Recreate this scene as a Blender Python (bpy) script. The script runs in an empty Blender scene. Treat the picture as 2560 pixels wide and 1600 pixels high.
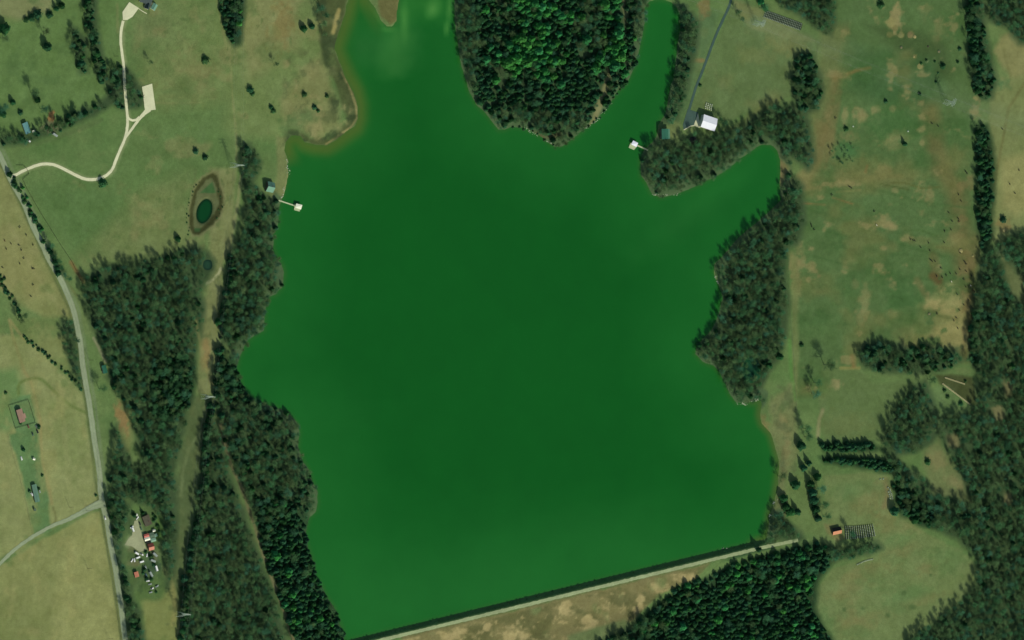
import bpy, bmesh, math, random
import numpy as np
from mathutils import Vector, Matrix

random.seed(7)
RNG = np.random.default_rng(11)
scene = bpy.context.scene
COL = scene.collection

# ------------------------------------------------------------------ camera, sky, sun, exposure
TH = math.radians(27.0)                 # the aircraft looks from the west, 27 degrees off the vertical
CT, ST = math.cos(TH), math.sin(TH)
M = 0.5                                 # metres of the view plane per photograph pixel
cam = bpy.data.cameras.new("camera")
cam.type = 'ORTHO'
cam.ortho_scale = 1280.0
cam.clip_start = 10.0
cam.clip_end = 12000.0
camo = bpy.data.objects.new("camera", cam)
camo.location = (-ST * 3000, 0, CT * 3000)
camo.rotation_euler = (0, -TH, 0)
COL.objects.link(camo)
scene.camera = camo

SUN_EL = math.radians(37.0)
SUN_DX, SUN_DY = 0.40, -0.917           # horizontal direction towards the sun (south-south-east)
world = bpy.data.worlds.new("World")
scene.world = world
world.use_nodes = True
wn = world.node_tree
for n in list(wn.nodes):
    wn.nodes.remove(n)
sky = wn.nodes.new('ShaderNodeTexSky')
sky.sky_type = 'NISHITA'
sky.sun_disc = False
sky.sun_elevation = SUN_EL
sky.sun_rotation = math.atan2(SUN_DX, SUN_DY)
bg = wn.nodes.new('ShaderNodeBackground')
bg.inputs['Strength'].default_value = 0.10
wo = wn.nodes.new('ShaderNodeOutputWorld')
wn.links.new(sky.outputs[0], bg.inputs[0])
wn.links.new(bg.outputs[0], wo.inputs[0])
sl = bpy.data.lights.new("sun", 'SUN')
sl.energy = 3.2
sl.angle = math.radians(0.55)
sl.color = (1.0, 0.965, 0.90)
so = bpy.data.objects.new("sun", sl)
dvec = Vector((SUN_DX * math.cos(SUN_EL), SUN_DY * math.cos(SUN_EL), math.sin(SUN_EL)))
so.rotation_euler = dvec.to_track_quat('Z', 'Y').to_euler()
so.location = dvec * 2000
COL.objects.link(so)
scene.view_settings.view_transform = 'Standard'
scene.view_settings.look = 'None'
scene.view_settings.exposure = 0.0
scene.view_settings.gamma = 1.0
scene.view_settings.use_curve_mapping = False
scene.cycles.max_bounces = 4
scene.cycles.diffuse_bounces = 2
scene.cycles.glossy_bounces = 2
scene.cycles.transparent_max_bounces = 4

KILL = np.array((0.90, 0.90, 1.0))        # how bright flat sunlit ground of albedo 1 comes out; used to turn a colour seen in the photograph into a base colour


def lin(c):
    c = np.asarray(c, float) / 255.0
    return np.where(c <= 0.04045, c / 12.92, ((c + 0.055) / 1.055) ** 2.4)


# ------------------------------------------------------------------ helpers
def tag(o, label=None, cat=None, group=None, kind=None):
    if label:
        o['label'] = label
    if cat:
        o['category'] = cat
    if group:
        o['group'] = group
    if kind:
        o['kind'] = kind
    return o


def empty(name, loc, rz=0.0, label=None, cat=None, group=None):
    o = bpy.data.objects.new(name, None)
    o.empty_display_size = 1.0
    o.location = loc
    o.rotation_euler = (0, 0, rz)
    COL.objects.link(o)
    return tag(o, label, cat, group)


class MB:
    def __init__(self):
        self.v = []
        self.f = []

    def add(self, vs, fs):
        b = len(self.v)
        self.v.extend([tuple(p) for p in vs])
        self.f.extend([tuple(i + b for i in q) for q in fs])
        return self

    def box(self, c, s, rz=0.0, taper=1.0):
        x, y, z = s[0] / 2, s[1] / 2, s[2] / 2
        ca, sa = math.cos(rz), math.sin(rz)
        vs = []
        for dz, t in ((-z, 1.0), (z, taper)):
            for dx, dy in ((-x, -y), (x, -y), (x, y), (-x, y)):
                dx, dy = dx * t, dy * t
                vs.append((c[0] + dx * ca - dy * sa, c[1] + dx * sa + dy * ca, c[2] + dz))
        return self.add(vs, [(3, 2, 1, 0), (4, 5, 6, 7), (0, 1, 5, 4), (1, 2, 6, 5), (2, 3, 7, 6), (3, 0, 4, 7)])

    def tube(self, pts, rads, n=5, cap=True):
        pts = [Vector(p) for p in pts]
        vs, fs = [], []
        for i, p in enumerate(pts):
            a = pts[max(i - 1, 0)]
            b = pts[min(i + 1, len(pts) - 1)]
            d = (b - a)
            d = d.normalized() if d.length > 1e-9 else Vector((0, 0, 1))
            u = d.cross(Vector((0.31, 0.17, 0.93)))
            if u.length < 1e-3:
                u = d.cross(Vector((1, 0, 0)))
            u.normalize()
            w = d.cross(u)
            for k in range(n):
                a_ = 2 * math.pi * k / n
                vs.append(p + (u * math.cos(a_) + w * math.sin(a_)) * rads[i])
        for i in range(len(pts) - 1):
            for k in range(n):
                k2 = (k + 1) % n
                fs.append((i * n + k, i * n + k2, (i + 1) * n + k2, (i + 1) * n + k))
        if cap:
            fs.append(tuple(range(n - 1, -1, -1)))
            fs.append(tuple((len(pts) - 1) * n + k for k in range(n)))
        return self.add(vs, fs)

    def mesh(self, name, mat=None, smooth=False):
        me = bpy.data.meshes.new(name)
        me.from_pydata(self.v, [], self.f)
        if mat:
            me.materials.append(mat)
        if smooth:
            me.polygons.foreach_set('use_smooth', [True] * len(me.polygons))
        me.update()
        return me

    def build(self, name, mat=None, parent=None, smooth=False):
        return link(name, self.mesh(name, mat, smooth), parent)


def link(name, me, parent=None):
    o = bpy.data.objects.new(name, me)
    COL.objects.link(o)
    if parent is not None:
        o.parent = parent
    return o


def copy_tree(o, parent=None):
    c = o.copy()
    COL.objects.link(c)
    c.parent = parent
    for ch in list(o.children):
        copy_tree(ch, c)
    return c


# ------------------------------------------------------------------ materials
def mat(name, col, rough=0.85, var=0.15, scale=0.4, bump=0.0, objvar=0.0, spec=0.3, attr=None, detail=None, hue=0.0):
    """Principled material; col is the colour as the eye sees it in sun (0-255), turned into a base colour."""
    m = bpy.data.materials.new(name)
    m.use_nodes = True
    nt = m.node_tree
    for n in list(nt.nodes):
        nt.nodes.remove(n)
    out = nt.nodes.new('ShaderNodeOutputMaterial')
    b = nt.nodes.new('ShaderNodeBsdfPrincipled')
    nt.links.new(b.outputs[0], out.inputs[0])
    b.inputs['Roughness'].default_value = rough
    b.inputs['Specular IOR Level'].default_value = spec
    tc = nt.nodes.new('ShaderNodeNewGeometry') if attr else nt.nodes.new('ShaderNodeTexCoord')
    pos = tc.outputs['Position'] if attr else tc.outputs['Object']
    if attr:
        src = nt.nodes.new('ShaderNodeAttribute')
        src.attribute_name = attr
        colsock = src.outputs['Color']
    else:
        rgb = nt.nodes.new('ShaderNodeRGB')
        a = np.clip(lin(col) / KILL, 0, 0.9)
        rgb.outputs[0].default_value = (a[0], a[1], a[2], 1)
        colsock = rgb.outputs[0]
    fac = None
    for k, (sc, amt) in enumerate(detail or ((scale, var),)):
        nz = nt.nodes.new('ShaderNodeTexNoise')
        nz.inputs['Scale'].default_value = sc
        nz.inputs['Detail'].default_value = 3.0
        nz.inputs['Roughness'].default_value = 0.6
        nt.links.new(pos, nz.inputs['Vector'])
        mr = nt.nodes.new('ShaderNodeMapRange')
        mr.inputs[1].default_value = 0.25
        mr.inputs[2].default_value = 0.75
        mr.inputs[3].default_value = 1 - amt
        mr.inputs[4].default_value = 1 + amt
        nt.links.new(nz.outputs[0], mr.inputs[0])
        if fac is None:
            fac = mr.outputs[0]
        else:
            mu = nt.nodes.new('ShaderNodeMath')
            mu.operation = 'MULTIPLY'
            nt.links.new(fac, mu.inputs[0])
            nt.links.new(mr.outputs[0], mu.inputs[1])
            fac = mu.outputs[0]
    if objvar or hue:
        oi = nt.nodes.new('ShaderNodeObjectInfo')
        mr = nt.nodes.new('ShaderNodeMapRange')
        mr.inputs[3].default_value = 1 - objvar
        mr.inputs[4].default_value = 1 + objvar
        nt.links.new(oi.outputs['Random'], mr.inputs[0])
        mu = nt.nodes.new('ShaderNodeMath')
        mu.operation = 'MULTIPLY'
        nt.links.new(fac, mu.inputs[0])
        nt.links.new(mr.outputs[0], mu.inputs[1])
        fac = mu.outputs[0]
        if hue:
            # some individuals are yellower, some bluer
            wn_ = nt.nodes.new('ShaderNodeTexWhiteNoise')
            wn_.noise_dimensions = '1D'
            nt.links.new(oi.outputs['Random'], wn_.inputs['W'])
            hs = nt.nodes.new('ShaderNodeHueSaturation')
            mh = nt.nodes.new('ShaderNodeMapRange')
            mh.inputs[3].default_value = 0.5 - hue
            mh.inputs[4].default_value = 0.5 + hue
            nt.links.new(wn_.outputs['Value'], mh.inputs[0])
            nt.links.new(mh.outputs[0], hs.inputs['Hue'])
            nt.links.new(colsock, hs.inputs['Color'])
            colsock = hs.outputs[0]
    vm = nt.nodes.new('ShaderNodeVectorMath')
    vm.operation = 'SCALE'
    nt.links.new(colsock, vm.inputs[0])
    nt.links.new(fac, vm.inputs['Scale'])
    nt.links.new(vm.outputs[0], b.inputs['Base Color'])
    if bump:
        nb = nt.nodes.new('ShaderNodeTexNoise')
        nb.inputs['Scale'].default_value = (detail or ((scale, 0),))[-1][0] * 1.5
        nb.inputs['Detail'].default_value = 3.0
        nt.links.new(pos, nb.inputs['Vector'])
        bp = nt.nodes.new('ShaderNodeBump')
        bp.inputs['Strength'].default_value = bump
        bp.inputs['Distance'].default_value = 0.6
        nt.links.new(nb.outputs[0], bp.inputs['Height'])
        nt.links.new(bp.outputs[0], b.inputs['Normal'])
    return m


# ------------------------------------------------------------------ geometry on numpy
def vnoise(x, y, sc, seed):
    r = np.random.default_rng(seed).random((256, 256))
    gx, gy = x / sc, y / sc
    ix, iy = np.floor(gx).astype(int), np.floor(gy).astype(int)
    fx, fy = gx - ix, gy - iy
    fx, fy = fx * fx * (3 - 2 * fx), fy * fy * (3 - 2 * fy)
    a = r[ix & 255, iy & 255]
    b = r[(ix + 1) & 255, iy & 255]
    c = r[ix & 255, (iy + 1) & 255]
    d = r[(ix + 1) & 255, (iy + 1) & 255]
    return (a * (1 - fx) + b * fx) * (1 - fy) + (c * (1 - fx) + d * fx) * fy


def fbm(x, y, sc, seed, oct=3):
    t, amp, tot = 0, 1.0, 0
    for k in range(oct):
        t = t + amp * vnoise(x, y, sc / 2 ** k, seed + 17 * k)
        tot += amp
        amp *= 0.55
    return t / tot * 2 - 1


def seg_d2(X, Y, a, b):
    dx, dy = b[0] - a[0], b[1] - a[1]
    L = dx * dx + dy * dy + 1e-12
    t = np.clip(((X - a[0]) * dx + (Y - a[1]) * dy) / L, 0, 1)
    ex, ey = X - a[0] - t * dx, Y - a[1] - t * dy
    return ex * ex + ey * ey


def polydist(X, Y, pts):
    d = None
    for a, b in zip(pts[:-1], pts[1:]):
        s = seg_d2(X, Y, a, b)
        d = s if d is None else np.minimum(d, s)
    return np.sqrt(d)


def inside(X, Y, poly):
    r = np.zeros(np.shape(X), bool)
    n = len(poly)
    for i in range(n):
        x1, y1 = poly[i]
        x2, y2 = poly[(i + 1) % n]
        if y1 == y2:
            continue
        c = ((y1 > Y) != (y2 > Y)) & (X < (x2 - x1) * (Y - y1) / (y2 - y1) + x1)
        r ^= c
    return r


def sdf(X, Y, poly):
    """positive inside, in the units of poly"""
    d = polydist(X, Y, list(poly) + [poly[0]])
    return np.where(inside(X, Y, poly), d, -d)


def smooth_line(pts, step=6.0, closed=False):
    """Catmull-Rom through pts, resampled"""
    p = [np.array(q, float) for q in pts]
    if closed:
        p = [p[-1]] + p + [p[0], p[1]]
    else:
        p = [2 * p[0] - p[1]] + p + [2 * p[-1] - p[-2]]
    out = []
    for i in range(1, len(p) - 2):
        n = max(1, int(np.linalg.norm(p[i + 1] - p[i]) / step))
        for k in range(n):
            t = k / n
            out.append(tuple(0.5 * ((2 * p[i]) + (-p[i - 1] + p[i + 1]) * t + (2 * p[i - 1] - 5 * p[i] + 4 * p[i + 1] - p[i + 2]) * t * t + (-p[i - 1] + 3 * p[i] - 3 * p[i + 1] + p[i + 2]) * t ** 3)))
    if not closed:
        out.append(tuple(p[-2]))
    return out


def sstep(x):
    x = np.clip(x, 0, 1)
    return x * x * (3 - 2 * x)


# ------------------------------------------------------------------ traced outlines, in photograph pixels
LAKE = [(872, -90), (872, 0), (861, 40), (841, 100), (836, 124), (849, 159), (865, 196), (886, 233), (895, 265), (894, 296), (886, 315), (867, 328), (841, 347), (815, 364), (788, 362), (762, 354), (751, 341), (727, 341), (714, 354), (711, 376), (719, 400), (721, 434), (714, 466), (707, 493), (701, 508), (696, 524), (698, 551), (694, 569), (684, 585), (683, 620), (690, 640), (706, 660), (712, 680), (706, 717), (690, 737), (672, 744), (664, 770), (662, 800), (660, 826), (638, 838), (622, 850), (598, 893), (592, 924), (606, 964), (622, 988), (640, 1001), (668, 1010), (700, 1022), (722, 1034), (741, 1056), (749, 1080), (745, 1117), (756, 1146), (772, 1177), (780, 1200), (792, 1226), (795, 1256), (790, 1279), (774, 1292), (769, 1306), (764, 1338), (770, 1369), (782, 1401), (787, 1438), (806, 1466), (818, 1494), (836, 1518), (846, 1549), (857, 1576), (862, 1604), (872, 1640), (878, 1600), (1000, 1571), (1115, 1543), (1280, 1503), (1439, 1464), (1597, 1426), (1756, 1387), (1812, 1373), (1888, 1355), (1912, 1349), (1921, 1327), (1925, 1287), (1937, 1253), (1945, 1200), (1948, 1170), (1945, 1144), (1938, 1117), (1928, 1084), (1906, 1059), (1899, 1038), (1902, 1012), (1899, 998), (1878, 1005), (1862, 1009), (1841, 1009), (1825, 990), (1812, 959), (1798, 932), (1783, 916), (1756, 906), (1737, 886), (1744, 858), (1770, 836), (1791, 806), (1806, 746), (1797, 712), (1785, 680), (1786, 660), (1806, 640), (1838, 600), (1880, 566), (1905, 545), (1930, 524), (1952, 500), (1950, 470), (1950, 426), (1949, 400), (1942, 378), (1926, 362), (1905, 360), (1880, 376), (1850, 398), (1843, 402), (1804, 434), (1740, 466), (1693, 484), (1650, 494), (1627, 484), (1616, 461), (1602, 440), (1600, 400), (1610, 376), (1632, 354), (1641, 338), (1645, 312), (1664, 282), (1668, 262), (1684, 185), (1695, 106), (1701, 45), (1693, 21), (1677, 5), (1650, -2), (1624, 3), (1613, 21), (1613, 53), (1605, 93), (1597, 127), (1589, 164), (1568, 204), (1539, 238), (1515, 272), (1492, 299), (1465, 320), (1439, 344), (1407, 364), (1386, 367), (1370, 356), (1359, 346), (1338, 335), (1314, 322), (1280, 316), (1262, 324), (1246, 326), (1222, 294), (1190, 262), (1169, 220), (1156, 172), (1145, 119), (1140, 79), (1137, 0), (1137, -90), (1008, -90), (997, 0), (992, 53), (979, 66), (968, 66), (952, 50), (936, 21), (920, 0), (900, -90)]
DAM_A, DAM_B = (878, 1600), (1915, 1348)
POND_RIM = smooth_line([(507, 440), (528, 429), (541, 432), (546, 450), (554, 480), (557, 515), (542, 546), (523, 569), (496, 587), (478, 584), (469, 560), (470, 530), (475, 500), (483, 470)], 8, True)
POND = [(511 + 31 * math.cos(a) * 0.30 + 18.5 * math.sin(a) * 0.95, 528 - 31 * math.cos(a) * 0.95 + 18.5 * math.sin(a) * 0.30) for a in np.linspace(0, 2 * math.pi, 37)[:-1]]
POND2 = [(1878 + 25 * math.cos(a) * (1 + 0.08 * math.sin(3 * a)), 925 + 33 * math.sin(a)) for a in np.linspace(0, 2 * math.pi, 33)[:-1]]
POND3 = [(518 + 12 * math.cos(a), 662 + 15 * math.sin(a) * (1 + 0.1 * math.cos(2 * a))) for a in np.linspace(0, 2 * math.pi, 25)[:-1]]

DRIVE = [(22, 440), (38, 438), (50, 431), (70, 422), (90, 414), (110, 410), (130, 411), (150, 418), (180, 433), (205, 445), (225, 449), (245, 447), (265, 439), (280, 424), (289, 402), (300, 375), (312, 347), (317, 325), (319, 300), (317, 275), (314, 245), (311, 205), (309, 165), (306, 140), (302, 105), (303, 75), (308, 52)]
DRIVE_T = DRIVE

# ------------------------------------------------------------------ terrain grid
STEP = 1.75
def axis(lo, hi):
    core = np.arange(lo, hi + STEP, STEP)
    g = 4.0 * 1.35 ** np.arange(24)
    out = np.cumsum(g)
    out = out[out < 7000]
    return np.concatenate([lo - out[::-1], core, hi + out])
XS = axis(-745, 745)
YS = axis(-425, 425)
NX, NY = len(XS), len(YS)
GX, GY = np.meshgrid(XS, YS)                       # rows are y
GPX = GX * CT / M + 1280
GPY = 800 - GY / M
cpx = XS * CT / M + 1280
cpy = 800 - YS / M


def window(poly, pad):
    xs = [p[0] for p in poly]
    ys = [p[1] for p in poly]
    j = np.where((cpx >= min(xs) - pad) & (cpx <= max(xs) + pad))[0]
    i = np.where((cpy >= min(ys) - pad) & (cpy <= max(ys) + pad))[0]
    if len(i) == 0 or len(j) == 0:
        return None
    return slice(i[0], i[-1] + 1), slice(j[0], j[-1] + 1)


SDL = np.full((NY, NX), -400.0)
wl = window(LAKE, 120)
SDL[wl] = sdf(GPX[wl], GPY[wl], LAKE)              # >0 in the water, photograph pixels
SDL = SDL + 4.0 * fbm(GX, GY, 16, 401, 3) * (np.abs(SDL) < 60)
base = 2.3 + 1.3 * fbm(GX, GY, 190, 3, 2) + 0.25 * fbm(GX, GY, 45, 9, 2)
land = -SDL * M
shore = sstep(land / 26.0)
H = np.where(land > 0, 0.13 * np.minimum(land, 9) * (1 - shore) + shore * base, np.maximum(0.22 * land, -4.0) - 0.05)

# the dam: a steep bank to the water, a flat crest, a long slope to the south
du = np.array([DAM_B[0] - DAM_A[0], DAM_B[1] - DAM_A[1]], float)
DL = np.linalg.norm(du)
du /= DL
dn = np.array([-du[1], du[0]])
if dn[1] < 0:
    dn = -dn
ds = (GPX - DAM_A[0]) * du[0] + (GPY - DAM_A[1]) * du[1]
dd = (GPX - DAM_A[0]) * dn[0] + (GPY - DAM_A[1]) * dn[1]
CREST = 5.0
prof = np.interp(dd, [-40, 0, 11, 26, 95, 150, 230], [-4, 0.0, CREST, CREST, -1.5, -3.2, 0.5])
wd = sstep((ds + 260) / 120) * sstep((DL + 40 - ds) / 70) * sstep((dd + 6) / 5) * sstep((260 - dd) / 80)
H = H * (1 - wd) + prof * wd


def flatten(poly, z, pad):
    w = window(poly, pad * 2)
    s = sdf(GPX[w], GPY[w], poly)
    k = sstep((s + pad) / pad)
    H[w] = H[w] * (1 - k) + z * k
    return w, s


w_, s_ = flatten(POND_RIM, 2.4, 40)
sp = sdf(GPX[w_], GPY[w_], POND)
drop = 1.1 * sstep(s_ / 9.0) + 0.25 * sstep((s_ - 9) / 10) + 1.3 * sstep((sp + 7) / 9.0)
H[w_] -= drop
w_, s_ = flatten(POND2, 1.0, 16)
H[w_] -= 0.9 * sstep((s_ + 3) / 8)
w_, s_ = flatten(POND3, 1.8, 14)
H[w_] -= 1.0 * sstep((s_ + 3) / 7)
w_ = None


def height(x, y):
    x = np.asarray(x, float)
    y = np.asarray(y, float)
    j = np.clip(np.searchsorted(XS, x) - 1, 0, NX - 2)
    i = np.clip(np.searchsorted(YS, y) - 1, 0, NY - 2)
    tx = np.clip((x - XS[j]) / (XS[j + 1] - XS[j]), 0, 1)
    ty = np.clip((y - YS[i]) / (YS[i + 1] - YS[i]), 0, 1)
    return (H[i, j] * (1 - tx) + H[i, j + 1] * tx) * (1 - ty) + (H[i + 1, j] * (1 - tx) + H[i + 1, j + 1] * tx) * ty


def P(px, py, z=0.0):
    return ((np.asarray(px, float) - 1280) * M - np.asarray(z, float) * ST) / CT, (800 - np.asarray(py, float)) * M


def G(px, py):
    """the point of the ground seen at a pixel of the photograph"""
    z = np.zeros(np.shape(px)) + 1.0
    for _ in range(4):
        x, y = P(px, py, z)
        z = height(x, y)
    return x, y, z


# ------------------------------------------------------------------ ground colours (what grows or lies where)
C = np.zeros((NY, NX, 3))
N1 = fbm(GX, GY, 14, 21, 3)
N2 = fbm(GX, GY, 55, 22, 3)
N3 = fbm(GX, GY, 5, 23, 2)
N4 = fbm(GX * 0.35 + GY * 0.12, GY, 18, 24, 3)     # streaks running east-west
C[:] = (95, 119, 69)
C += N2[..., None] * np.array((12, 5, 7)) + N1[..., None] * np.array((7, 5, 4))


def mixc(w, a, col):
    C[w] = C[w] * (1 - a[..., None]) + (np.array(col, float) + (N1[w] * 6 + N3[w] * 3)[..., None]) * a[..., None]


def area(poly, col, feather=10, alpha=1.0, wob=5.0, patch=0.0):
    w = window(poly, feather + wob + 4)
    if w is None:
        return
    s = sdf(GPX[w], GPY[w], poly) + wob * N1[w]
    a = np.clip(s / feather + 0.5, 0, 1) * alpha
    if patch:
        a = a * np.clip(0.5 + patch * N2[w] + 0.6 * patch * N1[w], 0, 1)
    mixc(w, a, col)


def stroke(pts, width, col, feather=3, alpha=1.0, wob=1.0):
    w = window(pts, width + feather + 4)
    if w is None:
        return
    s = width / 2 - polydist(GPX[w], GPY[w], pts) + wob * N1[w]
    mixc(w, np.clip(s / feather + 0.5, 0, 1) * alpha, col)


def blob(cx, cy, rx, ry, col, alpha=1.0, soft=0.35, ang=0.0, wob=0.55):
    r = max(rx, ry)
    w = window([(cx - r, cy - r), (cx + r, cy + r)], r * 0.6 + 4)
    if w is None:
        return
    ca, sa = math.cos(math.radians(ang)), math.sin(math.radians(ang))
    x, y = GPX[w] - cx, GPY[w] - cy
    q = np.sqrt(((x * ca + y * sa) / rx) ** 2 + ((-x * sa + y * ca) / ry) ** 2) + wob * 0.9 * N1[w] + wob * 1.1 * N3[w] + wob * 0.4 * N2[w]
    mixc(w, np.clip((1 - q) / soft + 0.5, 0, 1) * alpha, col)


C += N4[..., None] * np.array((5, 3, 3)) + fbm(GX, GY, 28, 25, 3)[..., None] * np.array((6, 4, 4))
def mottle(poly, col, sc, thr, alpha, seed, soft=0.25, feather=12, stretch=1.0):
    w = window(poly, feather)
    if w is None:
        return
    m_ = np.clip(sdf(GPX[w], GPY[w], poly) / feather, 0, 1)
    f_ = fbm(GX[w] / stretch, GY[w], sc, seed, 4)
    mixc(w, m_ * np.clip((f_ - thr) / soft, 0, 1) * alpha, col)


TAN, PALE, GREEN, DKGREEN, MUD, ORANGE = (128, 131, 80), (146, 146, 96), (80, 110, 62), (66, 98, 55), (72, 82, 48), (124, 110, 66)
# west of the lake
area([(-40, -40), (330, -40), (330, 260), (180, 320), (-40, 360)], (93, 119, 67), 20)
area([(-40, -30), (150, -30), (120, 30), (40, 50), (-40, 40)], (128, 130, 88), 20, 0.8)
area([(250, 100), (335, 60), (345, 210), (300, 200)], (94, 118, 68), 20, 0.6)
area([(340, -40), (860, -40), (850, 120), (800, 330), (700, 350), (600, 340), (380, 300), (340, 120)], (107, 124, 73), 30, 0.9)
area([(600, -40), (760, -40), (740, 120), (620, 200), (590, 80)], (126, 128, 82), 40, 0.8)
blob(700, 60, 26, 60, (126, 112, 68), 0.6, 0.9, 10)
blob(450, 190, 70, 60, (116, 120, 75), 0.5, 1.0)
blob(380, 60, 60, 70, (104, 118, 74), 0.7, 1.0)
area([(330, 280), (560, 260), (560, 560), (400, 640), (190, 660), (110, 540), (60, 450), (240, 455), (300, 380)], (92, 117, 67), 40, 0.9)
area([(60, 470), (240, 460), (330, 500), (330, 610), (200, 640)], (84, 112, 63), 50, 0.7)
area([(360, 470), (470, 430), (480, 600), (440, 640), (200, 668), (190, 640)], (112, 122, 75), 40, 0.75)
area([(-40, 380), (0, 400), (110, 640), (190, 790), (150, 820), (-40, 700)], (126, 131, 81), 14)
area([(-40, 560), (60, 570), (110, 690), (100, 760), (-40, 690)], (133, 133, 84), 30, 0.7)
area([(20, 800), (150, 790), (190, 800), (196, 960), (60, 850)], (98, 117, 67), 16)
area([(-40, 830), (60, 842), (205, 985), (250, 1250), (-40, 1420)], (131, 138, 88), 10)
blob(170, 1080, 36, 110, (118, 132, 80), 0.6, 1.0, -10)
blob(130, 870, 40, 60, (141, 143, 92), 0.6, 1.0, -40)
area([(-40, 930), (40, 920), (60, 990), (20, 1080), (-40, 1060)], (90, 124, 72), 20, 0.7)
area([(20, 1000), (76, 985), (90, 1065), (36, 1085)], (92, 124, 78), 5, 0.9)
area([(18, 1085), (88, 1065), (104, 1130), (118, 1250), (128, 1330), (82, 1336), (46, 1160)], (92, 122, 75), 6)
area([(-40, 1440), (100, 1350), (250, 1275), (270, 1350), (316, 1640), (-40, 1640)], (126, 132, 81), 6)
area([(130, 1640), (130, 1500), (170, 1360), (230, 1290), (262, 1340), (305, 1600), (310, 1640)], (140, 143, 90), 26, 0.8)
blob(60, 1560, 70, 50, (116, 124, 74), 0.6, 1.0)
stroke([(60, 850), (22, 800), (30, 840), (60, 930), (74, 950), (88, 1000), (100, 1060), (100, 1110), (104, 1160), (120, 1220), (128, 1260)], 7, (142, 134, 86), 4, 0.75)
stroke(smooth_line([(44, 985), (46, 960), (70, 948), (100, 948), (130, 975), (170, 1010), (212, 1032)]), 7, (98, 115, 62), 4, 0.85)
stroke(smooth_line([(130, 1270), (137, 1290), (134, 1310), (120, 1320)]), 6, (104, 108, 66), 3, 0.8)
blob(30, 1140, 14, 30, (150, 146, 104), 0.0)
# under the power line
area([(520, 420), (590, 420), (580, 600), (560, 660), (550, 800), (535, 960), (520, 1000), (490, 980), (500, 800), (520, 700)], (119, 126, 80), 14)
blob(515, 885, 12, 32, (140, 122, 78), 0.8, 0.7)
area([(470, 990), (530, 990), (515, 1100), (480, 1260), (460, 1420), (450, 1640), (405, 1640), (420, 1400), (440, 1200), (460, 1080)], (82, 98, 60), 14)
stroke([(500, 1080), (470, 1120), (455, 1180), (450, 1240)], 8, (104, 118, 76), 6, 0.7)
area([(352, 1490), (420, 1430), (440, 1500), (455, 1640), (362, 1640)], (120, 128, 74), 16)
area([(320, 1460), (400, 1420), (425, 1460), (400, 1500), (345, 1500)], (84, 108, 60), 14)
stroke(smooth_line([(406, 1420), (425, 1450), (436, 1510), (430, 1560)]), 12, (140, 138, 84), 8, 0.8)
blob(470, 1545, 16, 40, (92, 120, 60), 0.7)
# farm beside the gravel lot
area([(318, 1285), (400, 1270), (408, 1340), (390, 1380), (405, 1430), (330, 1470), (312, 1400), (320, 1330)], (82, 104, 62), 12)
area([(331, 1300), (346, 1298), (354, 1330), (368, 1376), (352, 1386), (328, 1372), (308, 1364), (320, 1344), (328, 1336)], (136, 146, 108), 9, 0.9, 5)
blob(378, 1412, 20, 26, (66, 88, 64), 0.8, 0.7)
blob(335, 1408, 16, 8, (112, 110, 76), 0.7, 0.9)
blob(338, 1372, 22, 8, (104, 108, 72), 0.7, 0.9)
blob(385, 1388, 10, 14, (110, 116, 84), 0.7, 0.8)
blob(400, 1320, 18, 30, (84, 118, 56), 0.8)
# strip of grass by the road, east side
area([(206, 830), (256, 890), (250, 940), (222, 960), (210, 900)], (98, 122, 72), 6)
area([(290, 990), (335, 1040), (320, 1150), (290, 1150)], (112, 122, 74), 12)
blob(305, 1050, 12, 36, (140, 118, 76), 0.9, 0.6, -20)
stroke([(232, 845), (250, 880), (262, 905)], 7, (146, 142, 112), 3, 0.8)
stroke([(175, 655), (190, 680), (215, 715), (235, 725)], 9, (124, 98, 60), 6, 0.8, 2)
stroke([(515, 708), (532, 698), (545, 684), (550, 672)], 7, (156, 158, 116), 3)
# long tracks in the south-west wood
for pts_, w_, c_, a_ in [([(566, 40), (574, 150), (580, 250), (588, 330), (590, 400)], 4, (140, 138, 90), .6), ([(540, 0), (556, 80), (570, 150)], 4, (140, 134, 88), .5), ([(360, 255), (420, 258), (500, 256)], 4, (130, 128, 84), .4), ([(290, 10), (292, 80)], 6, (126, 126, 82), .5), ([(600, 440), (590, 520), (575, 600), (560, 640)], 8, (132, 134, 88), .7), ([(250, 300), (150, 340), (90, 360)], 12, (84, 102, 62), .5), ([(110, 640), (160, 700), (190, 740)], 7, (96, 100, 60), .5), ([(20, 560), (60, 640), (110, 720), (150, 770)], 8, (140, 138, 92), .4), ([(150, 960), (160, 1100), (172, 1220)], 14, (146, 148, 98), .35), ([(100, 450), (150, 540), (220, 650)], 10, (82, 108, 60), .5)]:
    stroke(smooth_line(pts_), w_, c_, 5, a_, 2.5)
for k_ in range(260):
    # tussocks and dung-greened grass tufts in the fields
    x_, y_ = RNG.uniform(0, 2560), RNG.uniform(0, 1600)
    r_ = RNG.uniform(3, 9)
    blob(x_, y_, r_ * RNG.uniform(1, 2), r_, (84, 108, 60) if k_ % 3 else (126, 126, 82), RNG.uniform(.2, .5), 1.0, RNG.uniform(-30, 30), .7)
PATH = smooth_line([(548, 1060), (575, 1160), (600, 1215), (622, 1280), (640, 1335), (656, 1385), (672, 1430), (690, 1480), (708, 1530), (728, 1590), (745, 1640)])
_R = np.array([(-14, 362), (61, 511), (124, 651), (182, 770), (206, 906), (225, 1020), (251, 1226), (276, 1359), (295, 1465), (313, 1600), (319, 1650)], float)
stroke([tuple(p) for p in _R + (-11, 3)], 6, (86, 100, 60), 4, 0.8, 2)
stroke([tuple(p) for p in _R + (11, -2)], 7, (112, 128, 92), 5, 0.7, 2)
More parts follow.
